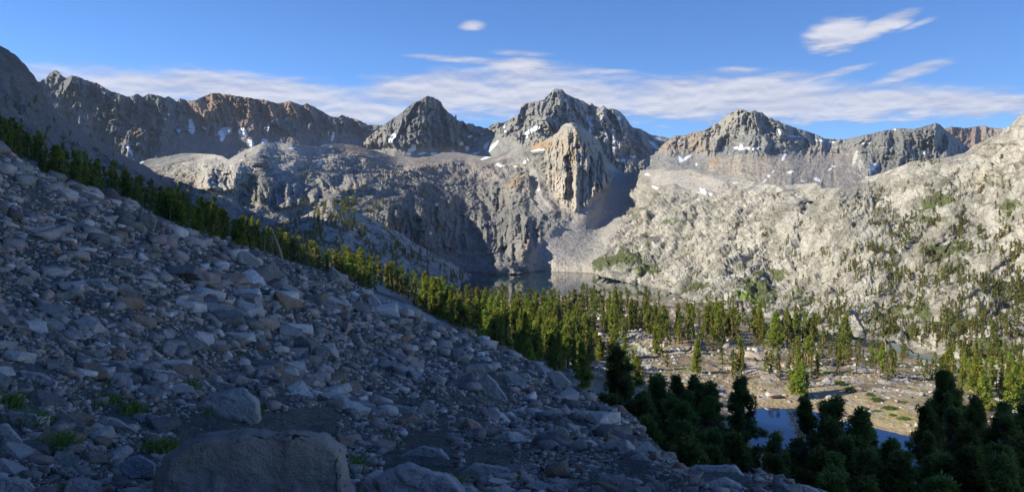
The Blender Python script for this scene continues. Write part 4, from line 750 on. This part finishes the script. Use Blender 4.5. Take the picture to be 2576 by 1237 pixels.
# near, dark pines below the ledge: tip in the picture, distance
NEAR = [(2008,1118,46,3),(2232,1135,42,0),(2292,1158,40,1),(1962,1140,40,4),(2212,1100,50,4),(2325,1130,46,5),(2262,1190,38,3),(2040,1180,36,4),(2400,1060,58,4),(1495,1075,52,3),(1520,990,60,0),(1585,1000,62,1),(1620,980,66,5),(1675,1000,62,0),(1735,985,66,4),(1775,950,74,1),(1800,1070,50,0),(1560,1110,44,0),(1610,1110,44,4),(1670,1130,40,1),(1770,1110,42,5),(2035,1040,54,1),(2105,1050,52,5),(2140,1090,46,0),(2060,1160,38,0),(2130,1160,38,1),(2380,1090,52,1),(2460,1000,72,0),(2505,990,74,1),(2480,1120,46,0),(2535,1110,46,5),(1531,870,62,2),(1480,1000,58,5),(1500,1040,50,4),(1465,1060,46,4),(1560,965,64,1),(1608,930,70,3),(1657,936,74,0),(1700,1010,56,5),(1711,930,78,1),(1757,934,76,3),(1790,1000,60,4),(1821,962,66,3),(1868,948,60,2),(1640,1040,46,0),(1590,1060,44,4),(1740,1060,46,0),(1830,1080,44,5),(1938,1072,44,3),
  (2054,978,58,3),(2085,995,56,1),(2128,1012,58,3),(2150,1030,54,0),(2180,1046,62,2),(2370,1022,66,0),(2401,920,84,5),(2432,924,88,1),(2440,1030,62,3),(2487,1038,60,2),(2520,1045,66,0),(2545,1041,58,5),(2572,1048,56,3),(2600,1000,60,1),(2080,1130,42,5),(2420,1140,42,0),(2500,1130,40,4),(1690,1090,38,4),(2320,1180,38,5),(2560,1150,38,0),(1540,1090,42,5)]
near_n = 0
near_names = []
for q, (u, v, Y, k) in enumerate(sorted(NEAR)):
    tip = pt(u, v, Y); z = ground_z('valley_floor', u, Y); H = tip[2]-z
    near_names.append((u, v, Y, H))
    P = Vector((tip[0], tip[1], z)); side = 'left' if u < 1900 else 'right'
    H = max(H, 3.0)
    lab = ('near dark green pine in deep shade standing between the talus ledge and the pond' if u < 1985 else 'near dark green pine in deep shade standing in front of the pond' if u < 2350 else 'near dark green pine in deep shade at the lower right corner past the pond')
    grp = 'near pines left of the pond' if u < 1985 else 'near pines in front of the pond' if u < 2350 else 'near pines right of the pond'
    if (u, v) == (1531, 870): lab, grp = 'tallest near dark pine, leaning above the right end of the talus crest', None
    if (u, v) == (1868, 948): lab, grp = 'tall ragged dark pine with bare trunk at the left edge of the pond', None
    if (u, v) == (2054, 978): lab, grp = 'highest dark pine of the clump that hides the middle of the pond', None
    if (u, v) == (1938, 1072): lab, grp = 'small dark pine whose tip stands against the blue left half of the pond', None
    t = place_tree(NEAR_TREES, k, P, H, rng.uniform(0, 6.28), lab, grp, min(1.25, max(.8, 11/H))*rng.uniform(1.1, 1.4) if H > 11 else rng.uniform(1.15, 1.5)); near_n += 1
print('near heights', [round(x[3], 1) for x in near_names])
items.sort(key=lambda a: -a[0])
LAB = {'left': ('pine in the belt behind the upper left talus crest, only its tip sunlit', 'pines in the belt behind the talus crest'),
 'slope': ('dark pine on the shaded slope between the talus crest and the wooded knoll', 'pines on the shaded slope'),
 'foot': ('pine at the shaded foot of the slope, left of the sunlit stand', 'pines at the foot of the slope'),
 'forest': ('yellow green sunlit pine in the stand between the far lake and the pond', 'sunlit pines on the valley floor'),
 'east': ('sunlit pine in the grove right of and beyond the pond', 'pines beyond the pond')}
n_ind = 300-near_n-2; stuff = Soup(); stuff_t = Soup()
def add_low(P, H, wid=1.0, tint=None):
    k = rng.integers(len(LOW)); (V, T, C), (V2, T2, C2) = LOW[k]; a = rng.uniform(0, 6.28); c, s = math.cos(a), math.sin(a)
    M = np.array([[c, -s, 0], [s, c, 0], [0, 0, 1]])*np.array([H*wid, H*wid, H])[None, :]
    j = rng.uniform(.55, 1.15)*np.array([rng.uniform(.72, 1.0), .95, rng.uniform(.9, 1.3)]) if tint is None else tint
    stuff.add(V@M.T*1.0 + P, T, C*j); stuff_t.add(V2@M.T + P, T2, (.2, .13, .08))
for q, (px, u, v, P, H, reg) in enumerate(items):
    if q < n_ind:
        if reg == 'east' and v > 1000 and u > 2300: pass
        place_tree(FAR_TREES, int(rng.integers(len(FAR_TREES))), Vector(P), H, rng.uniform(0, 6.28), LAB[reg][0], LAB[reg][1], float(rng.choice([rng.uniform(.7, 1.0), rng.uniform(1.0, 1.3), rng.uniform(1.3, 1.65)]))*min(1.0, 13/H+.15))
    else: add_low(P, H, rng.uniform(.9, 1.3))
# small pines and bushes scattered over the hillsides
def scatter(surf, n, box, dens, hrange, wid=1.0):
    k = 0; tries = 0
    while k < n and tries < n*30:
        tries += 1; u = rng.uniform(box[0], box[2]); v = rng.uniform(box[1], box[3])
        if rng.random() > dens(u, v): continue
        s, i = column(surf, u)
        if v < s['V'][0, i]+3 or v > s['V'][-1, i]-3: continue
        P, N = seen(surf, u, v)
        if P[2] < ZL+.8 or N[2] < .12: continue
        H = rng.uniform(*hrange); add_low(P - np.array([0, 0, .2]), H, wid*rng.uniform(.8, 1.3)); k += 1
def nz(u, v, s, t=0): return float(perlin(np.array([u/s, v/s, 1.7+t])))
scatter('mountainside', 680, (1880, 470, 2600, 960), lambda u, v: sstep(-.25, .35, nz(u, v, 60)+.9*((v-700)/260+(u-2330)/560)*.6)*.9, (3.5, 9), 1.2)
scatter('mountainside', 260, (2150, 640, 2600, 960), lambda u, v: sstep(-.2, .2, nz(u, v, 35, 21)), (3, 7), 1.3)
scatter('mountainside', 260, (1540, 640, 2250, 850), lambda u, v: sstep(-.1, .3, nz(u, v, 40)), (4, 9), 1.1)
scatter('mountainside', 230, (1650, 480, 2250, 700), lambda u, v: sstep(.1, .4, nz(u, v, 40, 3)), (3, 5.5), 1.5)
scatter('mountainside', 260, (2150, 400, 2600, 620), lambda u, v: sstep(.05, .4, nz(u, v, 45, 5)), (2.5, 5), 1.6)
scatter('mountainside', 520, (480, 390, 1100, 620), lambda u, v: sstep(-.15, .3, nz(u, v, 50, 8)), (3.5, 6.5), 1.4)
scatter('mountainside', 240, (740, 520, 1150, 690), lambda u, v: sstep(-.1, .3, nz(u, v, 40, 11)), (6, 10), 1.2)
scatter('knoll', 420, (600, 500, 1240, 720), lambda u, v: sstep(-.3, .2, nz(u, v, 30, 2)), (6, 12), 1.1)
scatter('hill', 60, (0, 250, 420, 470), lambda u, v: .5, (4, 7), 1.3)
scatter('valley_floor', 170, (1700, 760, 2576, 960), lambda u, v: (v < topV(u)+70)*.8, (4, 9), 1.1)
o = stuff.mesh('distant_pines', MAT['needles'], link=True); tag(o, 'small scattered pines and bushes growing over the far hillsides and valley', 'trees', kind='stuff')
o2 = stuff_t.mesh('distant_trunks', MAT['bark'], link=True); tag(o2, 'thin trunks of the scattered pines on the far hillsides', 'tree trunks', kind='stuff')

# ------------------------------------------------------------------ dead trees
def snag(P, H, label, lean=.1, seed=1, mat='deadwood', nbr=26):
    r = np.random.default_rng(seed); t = bpy.data.objects.new('dead_tree', None); COL.objects.link(t); t.location = P; tag(t, label, 'dead tree')
    z = np.linspace(0, H, 9); path = np.stack([-lean*z+.03*H*np.sin(z/H*4), z*0+.02*H*np.sin(z/H*6), z-.4], -1)
    a = Soup(); a.add(*tube(path, .045*H*(1-z/H)**.7+.008*H, 7)); b = Soup()
    for i in range(nbr):
        t_ = r.uniform(.2, .97); p0 = np.array([np.interp(t_*H, z, path[:, k]) for k in range(3)]); az = r.uniform(0, 6.28); ln = H*r.uniform(.08, .26)*(1.1-t_*.6)
        d = np.array([math.cos(az), math.sin(az), r.uniform(-.2, .5)]); b.add(*tube([p0, p0+d*ln*.6, p0+d*ln+[0, 0, ln*.25]], [.010*H, .006*H, .002*H], 4))
    for nm, s in (('trunk', a), ('branches', b)):
        o = bpy.data.objects.new(nm, s.mesh(nm, MAT[mat])); COL.objects.link(o); o.parent = t
P, N = seen('talus_slope', 699, 654); snag(Vector(P)+Vector((0, 2, 0)), 5.2, 'bare reddish dead tree leaning left at the talus crest', .28, 3)
P, N = seen('valley_floor', 2228, 893); snag(Vector(P), 9, 'bleached tan dead tree between live pines beyond the pond', .03, 5, nbr=40)
P, N = seen('valley_floor', 850, 715); snag(Vector(P), 5, 'short broken orange snag beside dark pines below the talus crest', -.1, 8)
P, N = seen('valley_floor', 1500, 905); snag(Vector(P), 7, 'pale leafless trunk standing in the shaded pines left of the sunlit stand', .05, 9, 'greywood')

# ------------------------------------------------------------------ shrubs on the sand by the pond
def shrub_mesh(seed):
    r = np.random.default_rng(seed); s = Soup()
    for i in range(26):
        a = r.uniform(0, 6.28); q = r.random()**.6; c = np.array([math.cos(a)*q*.8, math.sin(a)*q*.8, .28*(1-q*.5)])
        s.add(*leaves(r, c, np.array([.3, .3, .26]), 46, .10, np.array((.10, .15, .04))*r.uniform(.8, 1.25), .4, .6))
    return s.mesh('foliage', MAT['shrub'])
SH = [shrub_mesh(i) for i in range(4)]
stem_s = Soup(); stem_s.add(*tube([[0, 0, -.2], [0, 0, .3]], [.05, .02], 5)); STEM = stem_s.mesh('stem', MAT['bark'])
for i, (u, v, wpx, lab) in enumerate([(2112,968,34,'rounded green shrub, leftmost of the row on the sand beyond the pond'),(2138,982,36,'wide green shrub left of the pale boulders on the sand beyond the pond'),(2185,994,26,'tall green shrub just right of the pale boulder on the sand'),(2203,1006,42,'low green shrub spreading below the tall one on the sand'),
   (2237,1026,40,'broad flat green shrub on the sand above the pond shore'),(2206,1031,20,'small flat green shrub left of the broad one near the shore'),(2246,1041,26,'flat green shrub on the sandy bank above the pond narrows'),(2274,1051,36,'long flat green shrub near the right end of the pond shore'),(2308,1076,17,'small round green shrub at the right end of the pond'),(2306,1064,12,'tiny green shrub on the sand near the right end of the pond'),
   (2288,976,15,'little green shrub on the yellow sand right of the boulders'),(2275,1010,20,'dark green shrub with a small tip on the sandy flat'),(2000,990,20,'small green shrub among the rocks on the left shore of the pond'),(2228,958,22,'dense green bush at the upper edge of the sandy flat'),(1838,925,16,'small green bush among pale rocks left of the sandy flat')]):
    P, N = seen('valley_floor', u, v+3); w = wpx*P[1]/F/2
    t = bpy.data.objects.new('shrub', None); COL.objects.link(t); t.location = Vector(P)-Vector((0, 0, .1)); t.scale = (w*1.05, w*1.05, w*(.75 if 'flat' in lab or 'low' in lab or 'long' in lab else 1.3)); t.rotation_euler = (0, 0, i*1.3); tag(t, lab, 'shrub', 'shrubs on the sand by the pond')
    for nm, me in (('foliage', SH[i % 4]), ('stem', STEM)):
        o = bpy.data.objects.new(nm, me); COL.objects.link(o); o.parent = t
# ------------------------------------------------------------------ grass tufts between the stones
gs = Soup(); rg = np.random.default_rng(5)
for (u, v, wpx, npx, cnt) in [(15,1040,50,46,130),(75,1085,70,50,160),(265,1040,60,26,120),(330,1062,60,34,130),(468,1005,34,22,110),(519,1072,34,26,90),(148,1150,60,60,170),(413,1142,80,42,230),(560,884,30,12,60),(602,893,24,12,60),(980,1152,36,22,90),(897,1195,34,32,110),(1127,1232,60,46,120),(700,985,20,9,40),(240,1000,50,12,80),(1230,1140,20,8,50),(45,935,30,10,60),(170,1225,40,20,60),(1060,1240,30,20,50),(645,1075,20,16,40)]:
    for i in range(cnt):
        uu = u+rg.normal()*wpx*.33; vv = v+rg.normal()*5
        P, N = seen('talus_slope', uu, min(vv, 1490)); h = npx*P[1]/F*rg.uniform(.5, 1.1); d = np.array([rg.normal()*.35, rg.normal()*.35, 1]); side = np.cross(d, rg.normal(size=3)); side /= np.linalg.norm(side); w = max(h*.022, .0035*P[1]/4)
        p0 = P; p1 = P+d*h*.55; p2 = P+d*h*.9+np.array([d[0], d[1], 0])*h*.6
        V = np.array([p0-side*w, p0+side*w, p1-side*w*.8, p1+side*w*.8, p2]); gs.add(V, np.array([[0, 1, 3], [0, 3, 2], [2, 3, 4]]), np.array((.10, .16, .035))*rg.uniform(.6, 1.3)*np.array([rg.uniform(.8, 1.6), 1, 1]))
tag(gs.mesh('grass', MAT['grass'], link=True), 'tufts of green grass growing between the shaded stones', 'grass', kind='stuff')
# ================================================================== stones
def hull(points):
    bm = bmesh.new(); [bm.verts.new(p) for p in points]
    res = bmesh.ops.convex_hull(bm, input=bm.verts); bmesh.ops.delete(bm, geom=list({g for g in res['geom_interior']+res['geom_unused'] if isinstance(g, bmesh.types.BMVert)}), context='VERTS')
    return bm
def rock_pts(r, n=14, boxy=.6):
    d = r.normal(size=(n, 3)); d /= np.abs(d).max(axis=1)[:, None]*boxy + np.linalg.norm(d, axis=1)[:, None]*(1-boxy); d *= r.uniform(.8, 1.05, size=(n, 1)); return d*np.array([1, r.uniform(.6, .95), r.uniform(.38, .72)])
def block_pts(r):     # a slab or block with its corners knocked off
    c = np.array([[x, y, z] for x in (-1, 1) for y in (-1, 1) for z in (-1, 1)], float); c = c + r.normal(size=c.shape)*.22
    out = []
    for p in c:
        if r.random() < .4:
            k = r.uniform(.2, .6, 3); out += [p*[1-k[0], 1, 1], p*[1, 1-k[1], 1], p*[1, 1, 1-k[2]]]
        else: out.append(p)
    return np.array(out)*np.array([.92, r.uniform(.5, .85), r.uniform(.26, .62)])
def bm_arrays(bm):
    bmesh.ops.triangulate(bm, faces=bm.faces); bm.verts.ensure_lookup_table(); bm.verts.index_update()
    V = np.array([v.co[:] for v in bm.verts]); T = np.array([[v.index for v in f.verts] for f in bm.faces]); return V, T
rr = np.random.default_rng(21); SMALL = []
for i in range(28):
    bm = hull(block_pts(rr) if i % 4 else rock_pts(rr, 9)); SMALL.append(bm_arrays(bm)); bm.free()
def detail(bm, scale, amp, seed, cuts=(3, .07)):
    """chip the edges and roughen the faces of an angular block; scale = its size in metres"""
    bmesh.ops.dissolve_limit(bm, angle_limit=R(9), verts=bm.verts, edges=bm.edges)
    try: bmesh.ops.bevel(bm, geom=list(bm.edges), offset=scale*.012, segments=1, affect='EDGES', profile=.5)
    except Exception: pass
    bmesh.ops.triangulate(bm, faces=bm.faces)
    for k in range(cuts[0]):
        long = [e for e in bm.edges if e.calc_length() > scale*cuts[1]]
        if not long: break
        bmesh.ops.subdivide_edges(bm, edges=long, cuts=1, use_grid_fill=False); bmesh.ops.triangulate(bm, faces=bm.faces)
    bm.normal_update(); bm.verts.ensure_lookup_table()
    P = np.array([v.co[:] for v in bm.verts]); N = np.array([v.normal[:] for v in bm.verts]); Q = P/scale
    d = fbm(Q, .8, 3, .5, seed=seed)*.018 + tilt(Q, .36, seed)*.035 + tilt(Q, .12, seed+3)*.012 + fbm(Q, .06, 2, seed=seed+2)*.004
    P = P + N*(d*scale*amp)[:, None]
    for v, p in zip(bm.verts, P): v.co = p
    return bm
STC = [(.36,.335,.325),(.47,.44,.42),(.39,.32,.295),(.31,.24,.18),(.19,.185,.185),(.26,.265,.25),(.56,.53,.51)]
def stone_colors(V, c, r): return np.broadcast_to(np.array(c)*np.array([1.22, 1.03, .92])*r.uniform(.85, 1.12), V.shape)
BIG = []
for i in range(14):
    bm = detail(hull(block_pts(rr) if i % 4 in (1, 3) else rock_pts(rr, 10 if i % 4 else 14, .8)), 2.0, 1.0, 40+i, (3, .16)); V, T = bm_arrays(bm); bm.free()
    BIG.append(mesh_np('boulder', V, T, MAT['stone'], stone_colors(V, STC[i % 7], rr), False, link=False, tri=True))
def boulder_obj(me, P, s, rot, label, group):
    o = bpy.data.objects.new('boulder', me); COL.objects.link(o); o.location = P; o.scale = s if hasattr(s, '__len__') else (s, s, s); o.rotation_euler = rot
    return tag(o, label, 'boulder', group)
# landmark boulders: outline in the picture, depth ratio, colour, label
LM = [([(394,1215),(405,1148),(452,1140),(472,1104),(624,1082),(741,1094),(819,1090),(870,1125),(884,1237),(880,1290),(394,1290)],.55,(.31,.285,.26),'huge rough grey boulder at the bottom edge left of centre, largest of all'),
 ([(487,1028),(530,990),(612,977),(650,1008),(659,1055),(640,1092),(500,1092)],.9,(.35,.345,.34),'large pale grey block with a sharp top edge directly behind the huge boulder'),
 ([(468,973),(485,960),(515,954),(542,981),(520,1006),(480,1000)],.9,(.45,.44,.43),'pale pointed boulder touching the upper left of the large sharp block'),
 ([(659,1022),(668,1018),(717,1018),(719,1066),(680,1070),(662,1063)],.8,(.37,.36,.35),'square cut block just right of the large sharp block'),
 ([(8,945),(20,930),(100,936),(145,960),(144,978),(60,984),(10,972)],.6,(.36,.35,.36),'long flat topped slab at the left edge above the grass tufts'),
 ([(-30,1058),(20,1066),(58,1108),(52,1126),(-30,1128)],.8,(.38,.36,.36),'smooth rounded boulder cut by the left edge beside tall grass'),
 ([(0,1040),(30,1034),(90,1040),(102,1062),(60,1080),(0,1070)],.8,(.31,.31,.31),'grey rounded boulder half hidden by grass near the left edge'),
 ([(245,1063),(265,1048),(300,1056),(350,1086),(338,1096),(262,1092)],.7,(.40,.38,.37),'wedge shaped boulder with a light top, left of the grass clump by the huge boulder'),
 ([(340,1090),(362,1082),(405,1092),(407,1102),(350,1106)],.8,(.42,.40,.38),'small flat pale slab between the wedge boulder and the huge boulder'),
 ([(300,1180),(320,1150),(352,1144),(392,1165),(390,1200),(320,1205)],.8,(.24,.27,.31),'bluish boulder directly left of the huge boulder'),
 ([(160,1230),(175,1205),(220,1200),(258,1215),(250,1260),(160,1260)],.8,(.36,.34,.35),'flat light boulder at the bottom edge below the grass clumps'),
 ([(0,1210),(10,1200),(70,1206),(90,1226),(60,1260),(-10,1260)],.7,(.37,.35,.34),'pale boulder in the lower left corner'),
 ([(505,1237),(540,1190),(570,1198),(600,1225),(620,1270),(500,1270)],.8,(.30,.26,.20),'small brownish rock in front of the huge boulder at the bottom edge'),
 ([(920,1009),(932,999),(994,1014),(1045,1026),(1072,1057),(1070,1080),(994,1082),(922,1070)],.6,(.33,.30,.28),'long reddish grey boulder with a flat left end in the middle of the talus'),
 ([(1136,1074),(1151,1050),(1175,1047),(1209,1067),(1221,1091),(1220,1118),(1131,1124)],.7,(.37,.35,.33),'tall pointed boulder split by a crack, right of the long reddish one'),
 ([(1086,1090),(1104,1067),(1130,1058),(1131,1122),(1098,1120)],.8,(.29,.27,.255),'darker half boulder leaning on the left side of the tall pointed one'),
 ([(1192,1122),(1230,1098),(1267,1132),(1250,1146),(1195,1144)],.8,(.38,.37,.37),'triangular pale boulder at the right foot of the tall pointed one'),
 ([(1002,1146),(1062,1118),(1110,1130),(1141,1160),(1125,1184),(1005,1180)],.7,(.35,.34,.345),'broad rounded boulder below the tall pointed one'),
 ([(939,1205),(980,1178),(1028,1163),(1131,1193),(1165,1228),(1165,1280),(950,1280)],.7,(.39,.38,.39),'big flat sloping boulder at the bottom edge right of the huge boulder'),
 ([(888,1255),(905,1222),(935,1215),(960,1245),(960,1280),(890,1280)],.8,(.27,.25,.24),'small dark rock between the huge boulder and the big sloping one'),
 ([(1148,1190),(1196,1163),(1267,1173),(1297,1194),(1290,1214),(1160,1216)],.7,(.40,.38,.385),'pale humped boulder above the bottom edge near the picture centre'),
 ([(1199,968),(1223,937),(1243,954),(1278,1002),(1276,1018),(1240,1016)],.5,(.33,.33,.335),'tall smooth slab leaning upright on the slope under an overhanging block'),
 ([(1165,927),(1178,915),(1233,915),(1240,925),(1200,958),(1172,956)],.8,(.31,.31,.30),'blocky overhanging boulder resting on top of the leaning slab'),
 ([(1351,1090),(1384,1081),(1404,1091),(1411,1118),(1380,1124),(1356,1118)],.8,(.38,.37,.365),'pale six sided boulder left of the near dark pines'),
 ([(1382,1141),(1404,1118),(1459,1139),(1440,1160),(1387,1158)],.8,(.34,.32,.30),'low peaked boulder at the foot of the near dark pines'),
 ([(1564,1160),(1600,1148),(1646,1140),(1662,1148),(1704,1182),(1640,1196),(1570,1190)],.6,(.40,.39,.385),'large pale boulder on the ledge under the near dark pines'),
 ([(1720,1186),(1751,1169),(1851,1169),(1873,1197),(1862,1214),(1725,1212)],.6,(.385,.38,.38),'long flat topped boulder on the ledge, second from the right'),
 ([(1777,1212),(1824,1198),(1865,1219),(1880,1260),(1750,1260)],.8,(.42,.41,.41),'pale rough boulder at the bottom edge below the long flat topped one'),
 ([(1546,1228),(1575,1198),(1610,1204),(1634,1225),(1636,1260),(1549,1260)],.8,(.37,.35,.34),'peaked boulder at the bottom edge left of the pale rough one'),
 ([(1944,1234),(1985,1217),(2030,1219),(2064,1234),(2064,1262),(1944,1262)],.7,(.42,.41,.40),'last low boulder at the right end of the ledge'),
 ([(343,566),(354,542),(384,538),(396,547),(388,580),(356,582)],.8,(.30,.29,.27),'big block standing on end near the upper talus crest'),
 ([(297,546),(330,536),(356,540),(415,556),(422,568),(395,576),(310,566)],.4,(.22,.21,.215),'dark flat slab lying behind the upright block near the crest'),
 ([(1373,936),(1390,931),(1412,937),(1437,962),(1428,980),(1395,972)],.8,(.37,.36,.35),'pair sized pale boulder jutting from the talus crest against the dark pines'),
 ([(1457,987),(1469,981),(1484,986),(1487,1004),(1466,1006)],.9,(.38,.36,.355),'round boulder perched on the crest left of the tallest near pine'),
 ([(1298,945),(1312,938),(1329,939),(1339,954),(1310,960)],.8,(.36,.35,.34),'flat boulder high on the slope below the crest, right half'),
 ([(924,750),(934,738),(944,742),(968,776),(952,790),(930,772)],.7,(.42,.41,.40),'pale leaning slab near the smooth bedrock on the crest'),
 ([(594,640),(606,630),(624,632),(660,660),(642,674),(598,660)],.5,(.40,.38,.36),'light slab with dark lichen near the crest below the dead tree'),
 ([(1404,1060),(1420,1048),(1437,1058),(1442,1078),(1410,1080)],.8,(.30,.27,.25),'squat brown boulder in front of the near pines above the ledge')]
landmark_px = []
for q, (poly, ratio, c, lab) in enumerate(LM):
    A = np.array(poly, float); cu, cv = A.mean(0); w = A[:, 0].max()-A[:, 0].min(); h = A[:, 1].max()-A[:, 1].min(); vb = A[:, 1].max()
    P, N = seen('talus_slope', cu, min(vb-.12*h, 1460)); Y = P[1]; W = w*Y/F; th = max(W*ratio, h*Y/F*.7)
    r_ = np.random.default_rng(500+q); pts = []
    for (sc_k, dy, up) in ((.90, -.5, .03), (1.0, -.30, 0), (.90, .45, .0)):
        for (u, v) in A:
            uu = cu+(u-cu)*sc_k*r_.uniform(.985, 1.015); vv = cv+(v-cv)*sc_k*r_.uniform(.985, 1.015)+up*h*.5
            pts.append(pt(uu, vv, Y+dy*th*r_.uniform(.95, 1.05)))
    pts = np.array(pts); o0 = pts.mean(0); bm = detail(hull(pts-o0), W, 1.0, 90+q, (5, .035 if W*F/Y > 90 else .07)); V, T = bm_arrays(bm); bm.free()
    me = mesh_np('boulder', V, T, MAT['stone'], stone_colors(V, c, r_), False, link=False, tri=True)
    boulder_obj(me, o0, 1.0, (0, 0, 0), lab, None); landmark_px.append((cu, cv, w, h))
def free(u, v, k=.42): return not any(abs(u-a) < w*k and abs(v-b) < h*k for a, b, w, h in landmark_px)
# everything else that lies on the talus
rk = np.random.default_rng(77); cand = []
us = []
while len(cand) < 34000:
    u = rk.uniform(-60, 2080, 4000); v = rk.uniform(360, 1290, 4000); ta = topA(u); ok = v > ta+1; u, v = u[ok], v[ok]
    fld = perlin(np.stack([u/160, v/70, u*0+2.2], -1)) + .6*perlin(np.stack([u/60, v/26, u*0+8.2], -1)); px = 6.4*rk.random(len(u))**(-1/2.35)*np.exp(fld*.6)
    slab = (np.abs((v-(u-900)*.52-705)) < 14) & (u > 930) & (u < 1110)
    for a, b, p, s in zip(u, v, px, slab):
        if s and p > 5: continue
        if not free(a, b): continue
        cand.append((min(p, 54)*(1.0 if b > 700 else .85), a, b))
cand = cand[:34000]; cand.sort(key=lambda c: -c[0])
N_SHORE = 26; n_big = 300-len(LM)-N_SHORE; talus = Soup()
def orient(N, r):
    z = Vector(N)*.8+Vector((r.normal()*.35, r.normal()*.35, .6)); q = z.to_track_quat('Z', 'Y').to_matrix(); return q @ Matrix.Rotation(r.uniform(0, 6.28), 3, 'Z')
def zone(u, v):
    if v > 1090: return ('angular grey stone lying in the foreground along the bottom of the talus', 'stones in the bottom foreground')
    if u < 430 and v > 760: return ('angular stone on the left side of the shaded talus below the dirt streaks', 'stones on the left talus')
    if u > 1150: return ('weathered stone on the right end of the talus toward the near pines', 'stones at the right end of the talus')
    if v < topA(u)+60: return ('stone sitting close under the crest line of the talus', 'stones along the talus crest')
    return ('angular stone in the jumbled middle of the shaded talus', 'stones in the middle of the talus')
for q, (px, u, v) in enumerate(cand):
    P, N = seen('talus_slope', u, v); s = px*P[1]/F/2*1.12; M = orient(N, rk)
    if q < n_big:
        e = M.to_euler(); lab, grp = zone(u, v)
        boulder_obj(BIG[int(rk.integers(14))], Vector(P)+Vector(N)*s*.22, (s*1.15, s*1.15, s*1.1), e, lab, grp)
    else:
        V, T = SMALL[int(rk.integers(28))]; Mn = np.array(M); V = (V*s)@Mn.T + P + N*s*rk.uniform(.0, .45)
        c = STC[int(rk.choice(7, p=[.25, .15, .14, .10, .14, .14, .08]))]; talus.add(V, T, np.array(c)*np.array([1.24, 1.03, .90])*rk.uniform(.62, 1.2))
# gravel, close by
for i in range(9000):
    u = rk.uniform(-40, 2050); v = rk.uniform(780, 1280)
    if v < topA(u)+6: continue
    P, N = seen('talus_slope', u, v); s = rk.uniform(1.6, 3.4)*P[1]/F; V, T = SMALL[int(rk.integers(28))]; Mn = np.array(orient(N, rk)); talus.add((V*s)@Mn.T+P, T, np.array(STC[int(rk.integers(7))])*rk.uniform(.6, 1.1))
tag(talus.mesh('talus', MAT['stone'], link=True), 'countless angular grey stones and gravel covering the shaded slope', 'stones', kind='stuff')
# pale boulders round the pond
for i, (u, v, px, lab) in enumerate([(2159,986,26,'largest pale boulder on the sand beyond the pond'),(2133,987,16,'pale boulder left of the largest one on the sand'),(2262,986,14,'lone pale boulder on the yellow sand beyond the pond'),(1918,983,18,'whitish boulder among slabs on the left shore of the pond'),
   (1950,1000,42,'wide grey slab on the left shore of the pond'),(2002,1003,36,'dark grey slab at the shore below the tiny shrub'),(1975,995,16,'small pale rock between two slabs on the left shore'),(2090,1006,10,'small dark stone on the sand'),(2197,986,12,'pale stone beside the tall green shrub'),(2218,992,12,'small stone right of the tall green shrub'),(2340,990,14,'pale stone under the pines right of the sand'),(2154,1000,10,'small grey stone below the largest pale boulder'),(2254,1012,14,'light stone behind the broad flat shrub'),(2292,1003,12,'light stone near the dark green shrub'),
   (1860,925,30,'tall white boulder in the rocky clearing left of the sand'),(1905,912,60,'broad pale slab in the rocky clearing left of the sand'),(1880,900,34,'pale boulder behind the broad slab'),(1760,890,60,'big white rounded boulder below the sunlit stand'),(1735,835,44,'pale outcrop boulder among the sunlit pines'),(1560,775,50,'pale cracked outcrop boulder near the lake shore pines'),(1520,790,40,'grey outcrop boulder left of the cracked one near the lake shore'),(1400,830,50,'grey shaded boulder at the edge of the sunlit stand'),(1660,880,40,'pale boulder at the middle of the sunlit stand'),(2060,905,40,'pale low slab in the clearing beyond the dark shadows'),(1690,820,30,'small pale boulder on the light terrace'),(1790,985,34,'grey rock at the meadow above the near pines')]):
    P, N = seen('valley_floor', u, v); s = px*P[1]/F/2
    boulder_obj(BIG[(i % 4)*4], Vector(P)+Vector((0, 0, s*.25)), (s*1.1, s*1.0, s*(.6 if 'slab' in lab else 1.15)), (0, .1, i*1.7), lab, None)
vs_ = Soup()
VC = [(.50,.47,.42),(.42,.40,.37),(.55,.53,.49),(.36,.33,.29)]
for i in range(5200):
    u = rk.uniform(1130, 2576); v = rk.uniform(748, 1120)
    if v < topV(u)+3 or not tree_ok(u, v-3): continue
    fld = nz(u*1.0, v*2.2, 60, 4) + .5*nz(u, v*2, 20, 6)
    if fld < .0+.5*(v > 960) and rk.random() > .16*(v > 960): continue
    P, N = seen('valley_floor', u, v); s = min(3.0*rk.random()**(-1/1.9), 17)*P[1]/F/1.6
    V, T = SMALL[int(rk.integers(28))]; Mn = np.array(orient(N, rk)); vs_.add((V*s*np.array([1, 1, 1.3]))@Mn.T+P, T, np.array(VC[int(rk.integers(4))])*rk.uniform(.8, 1.1))
MAT['valley_stone'] = rock_mat('valley_stone', .5, .5, .25, 0)
tag(vs_.mesh('valley_stones', MAT['valley_stone'], link=True), 'pale granite stones strewn over the valley floor between the pines', 'stones', kind='stuff')
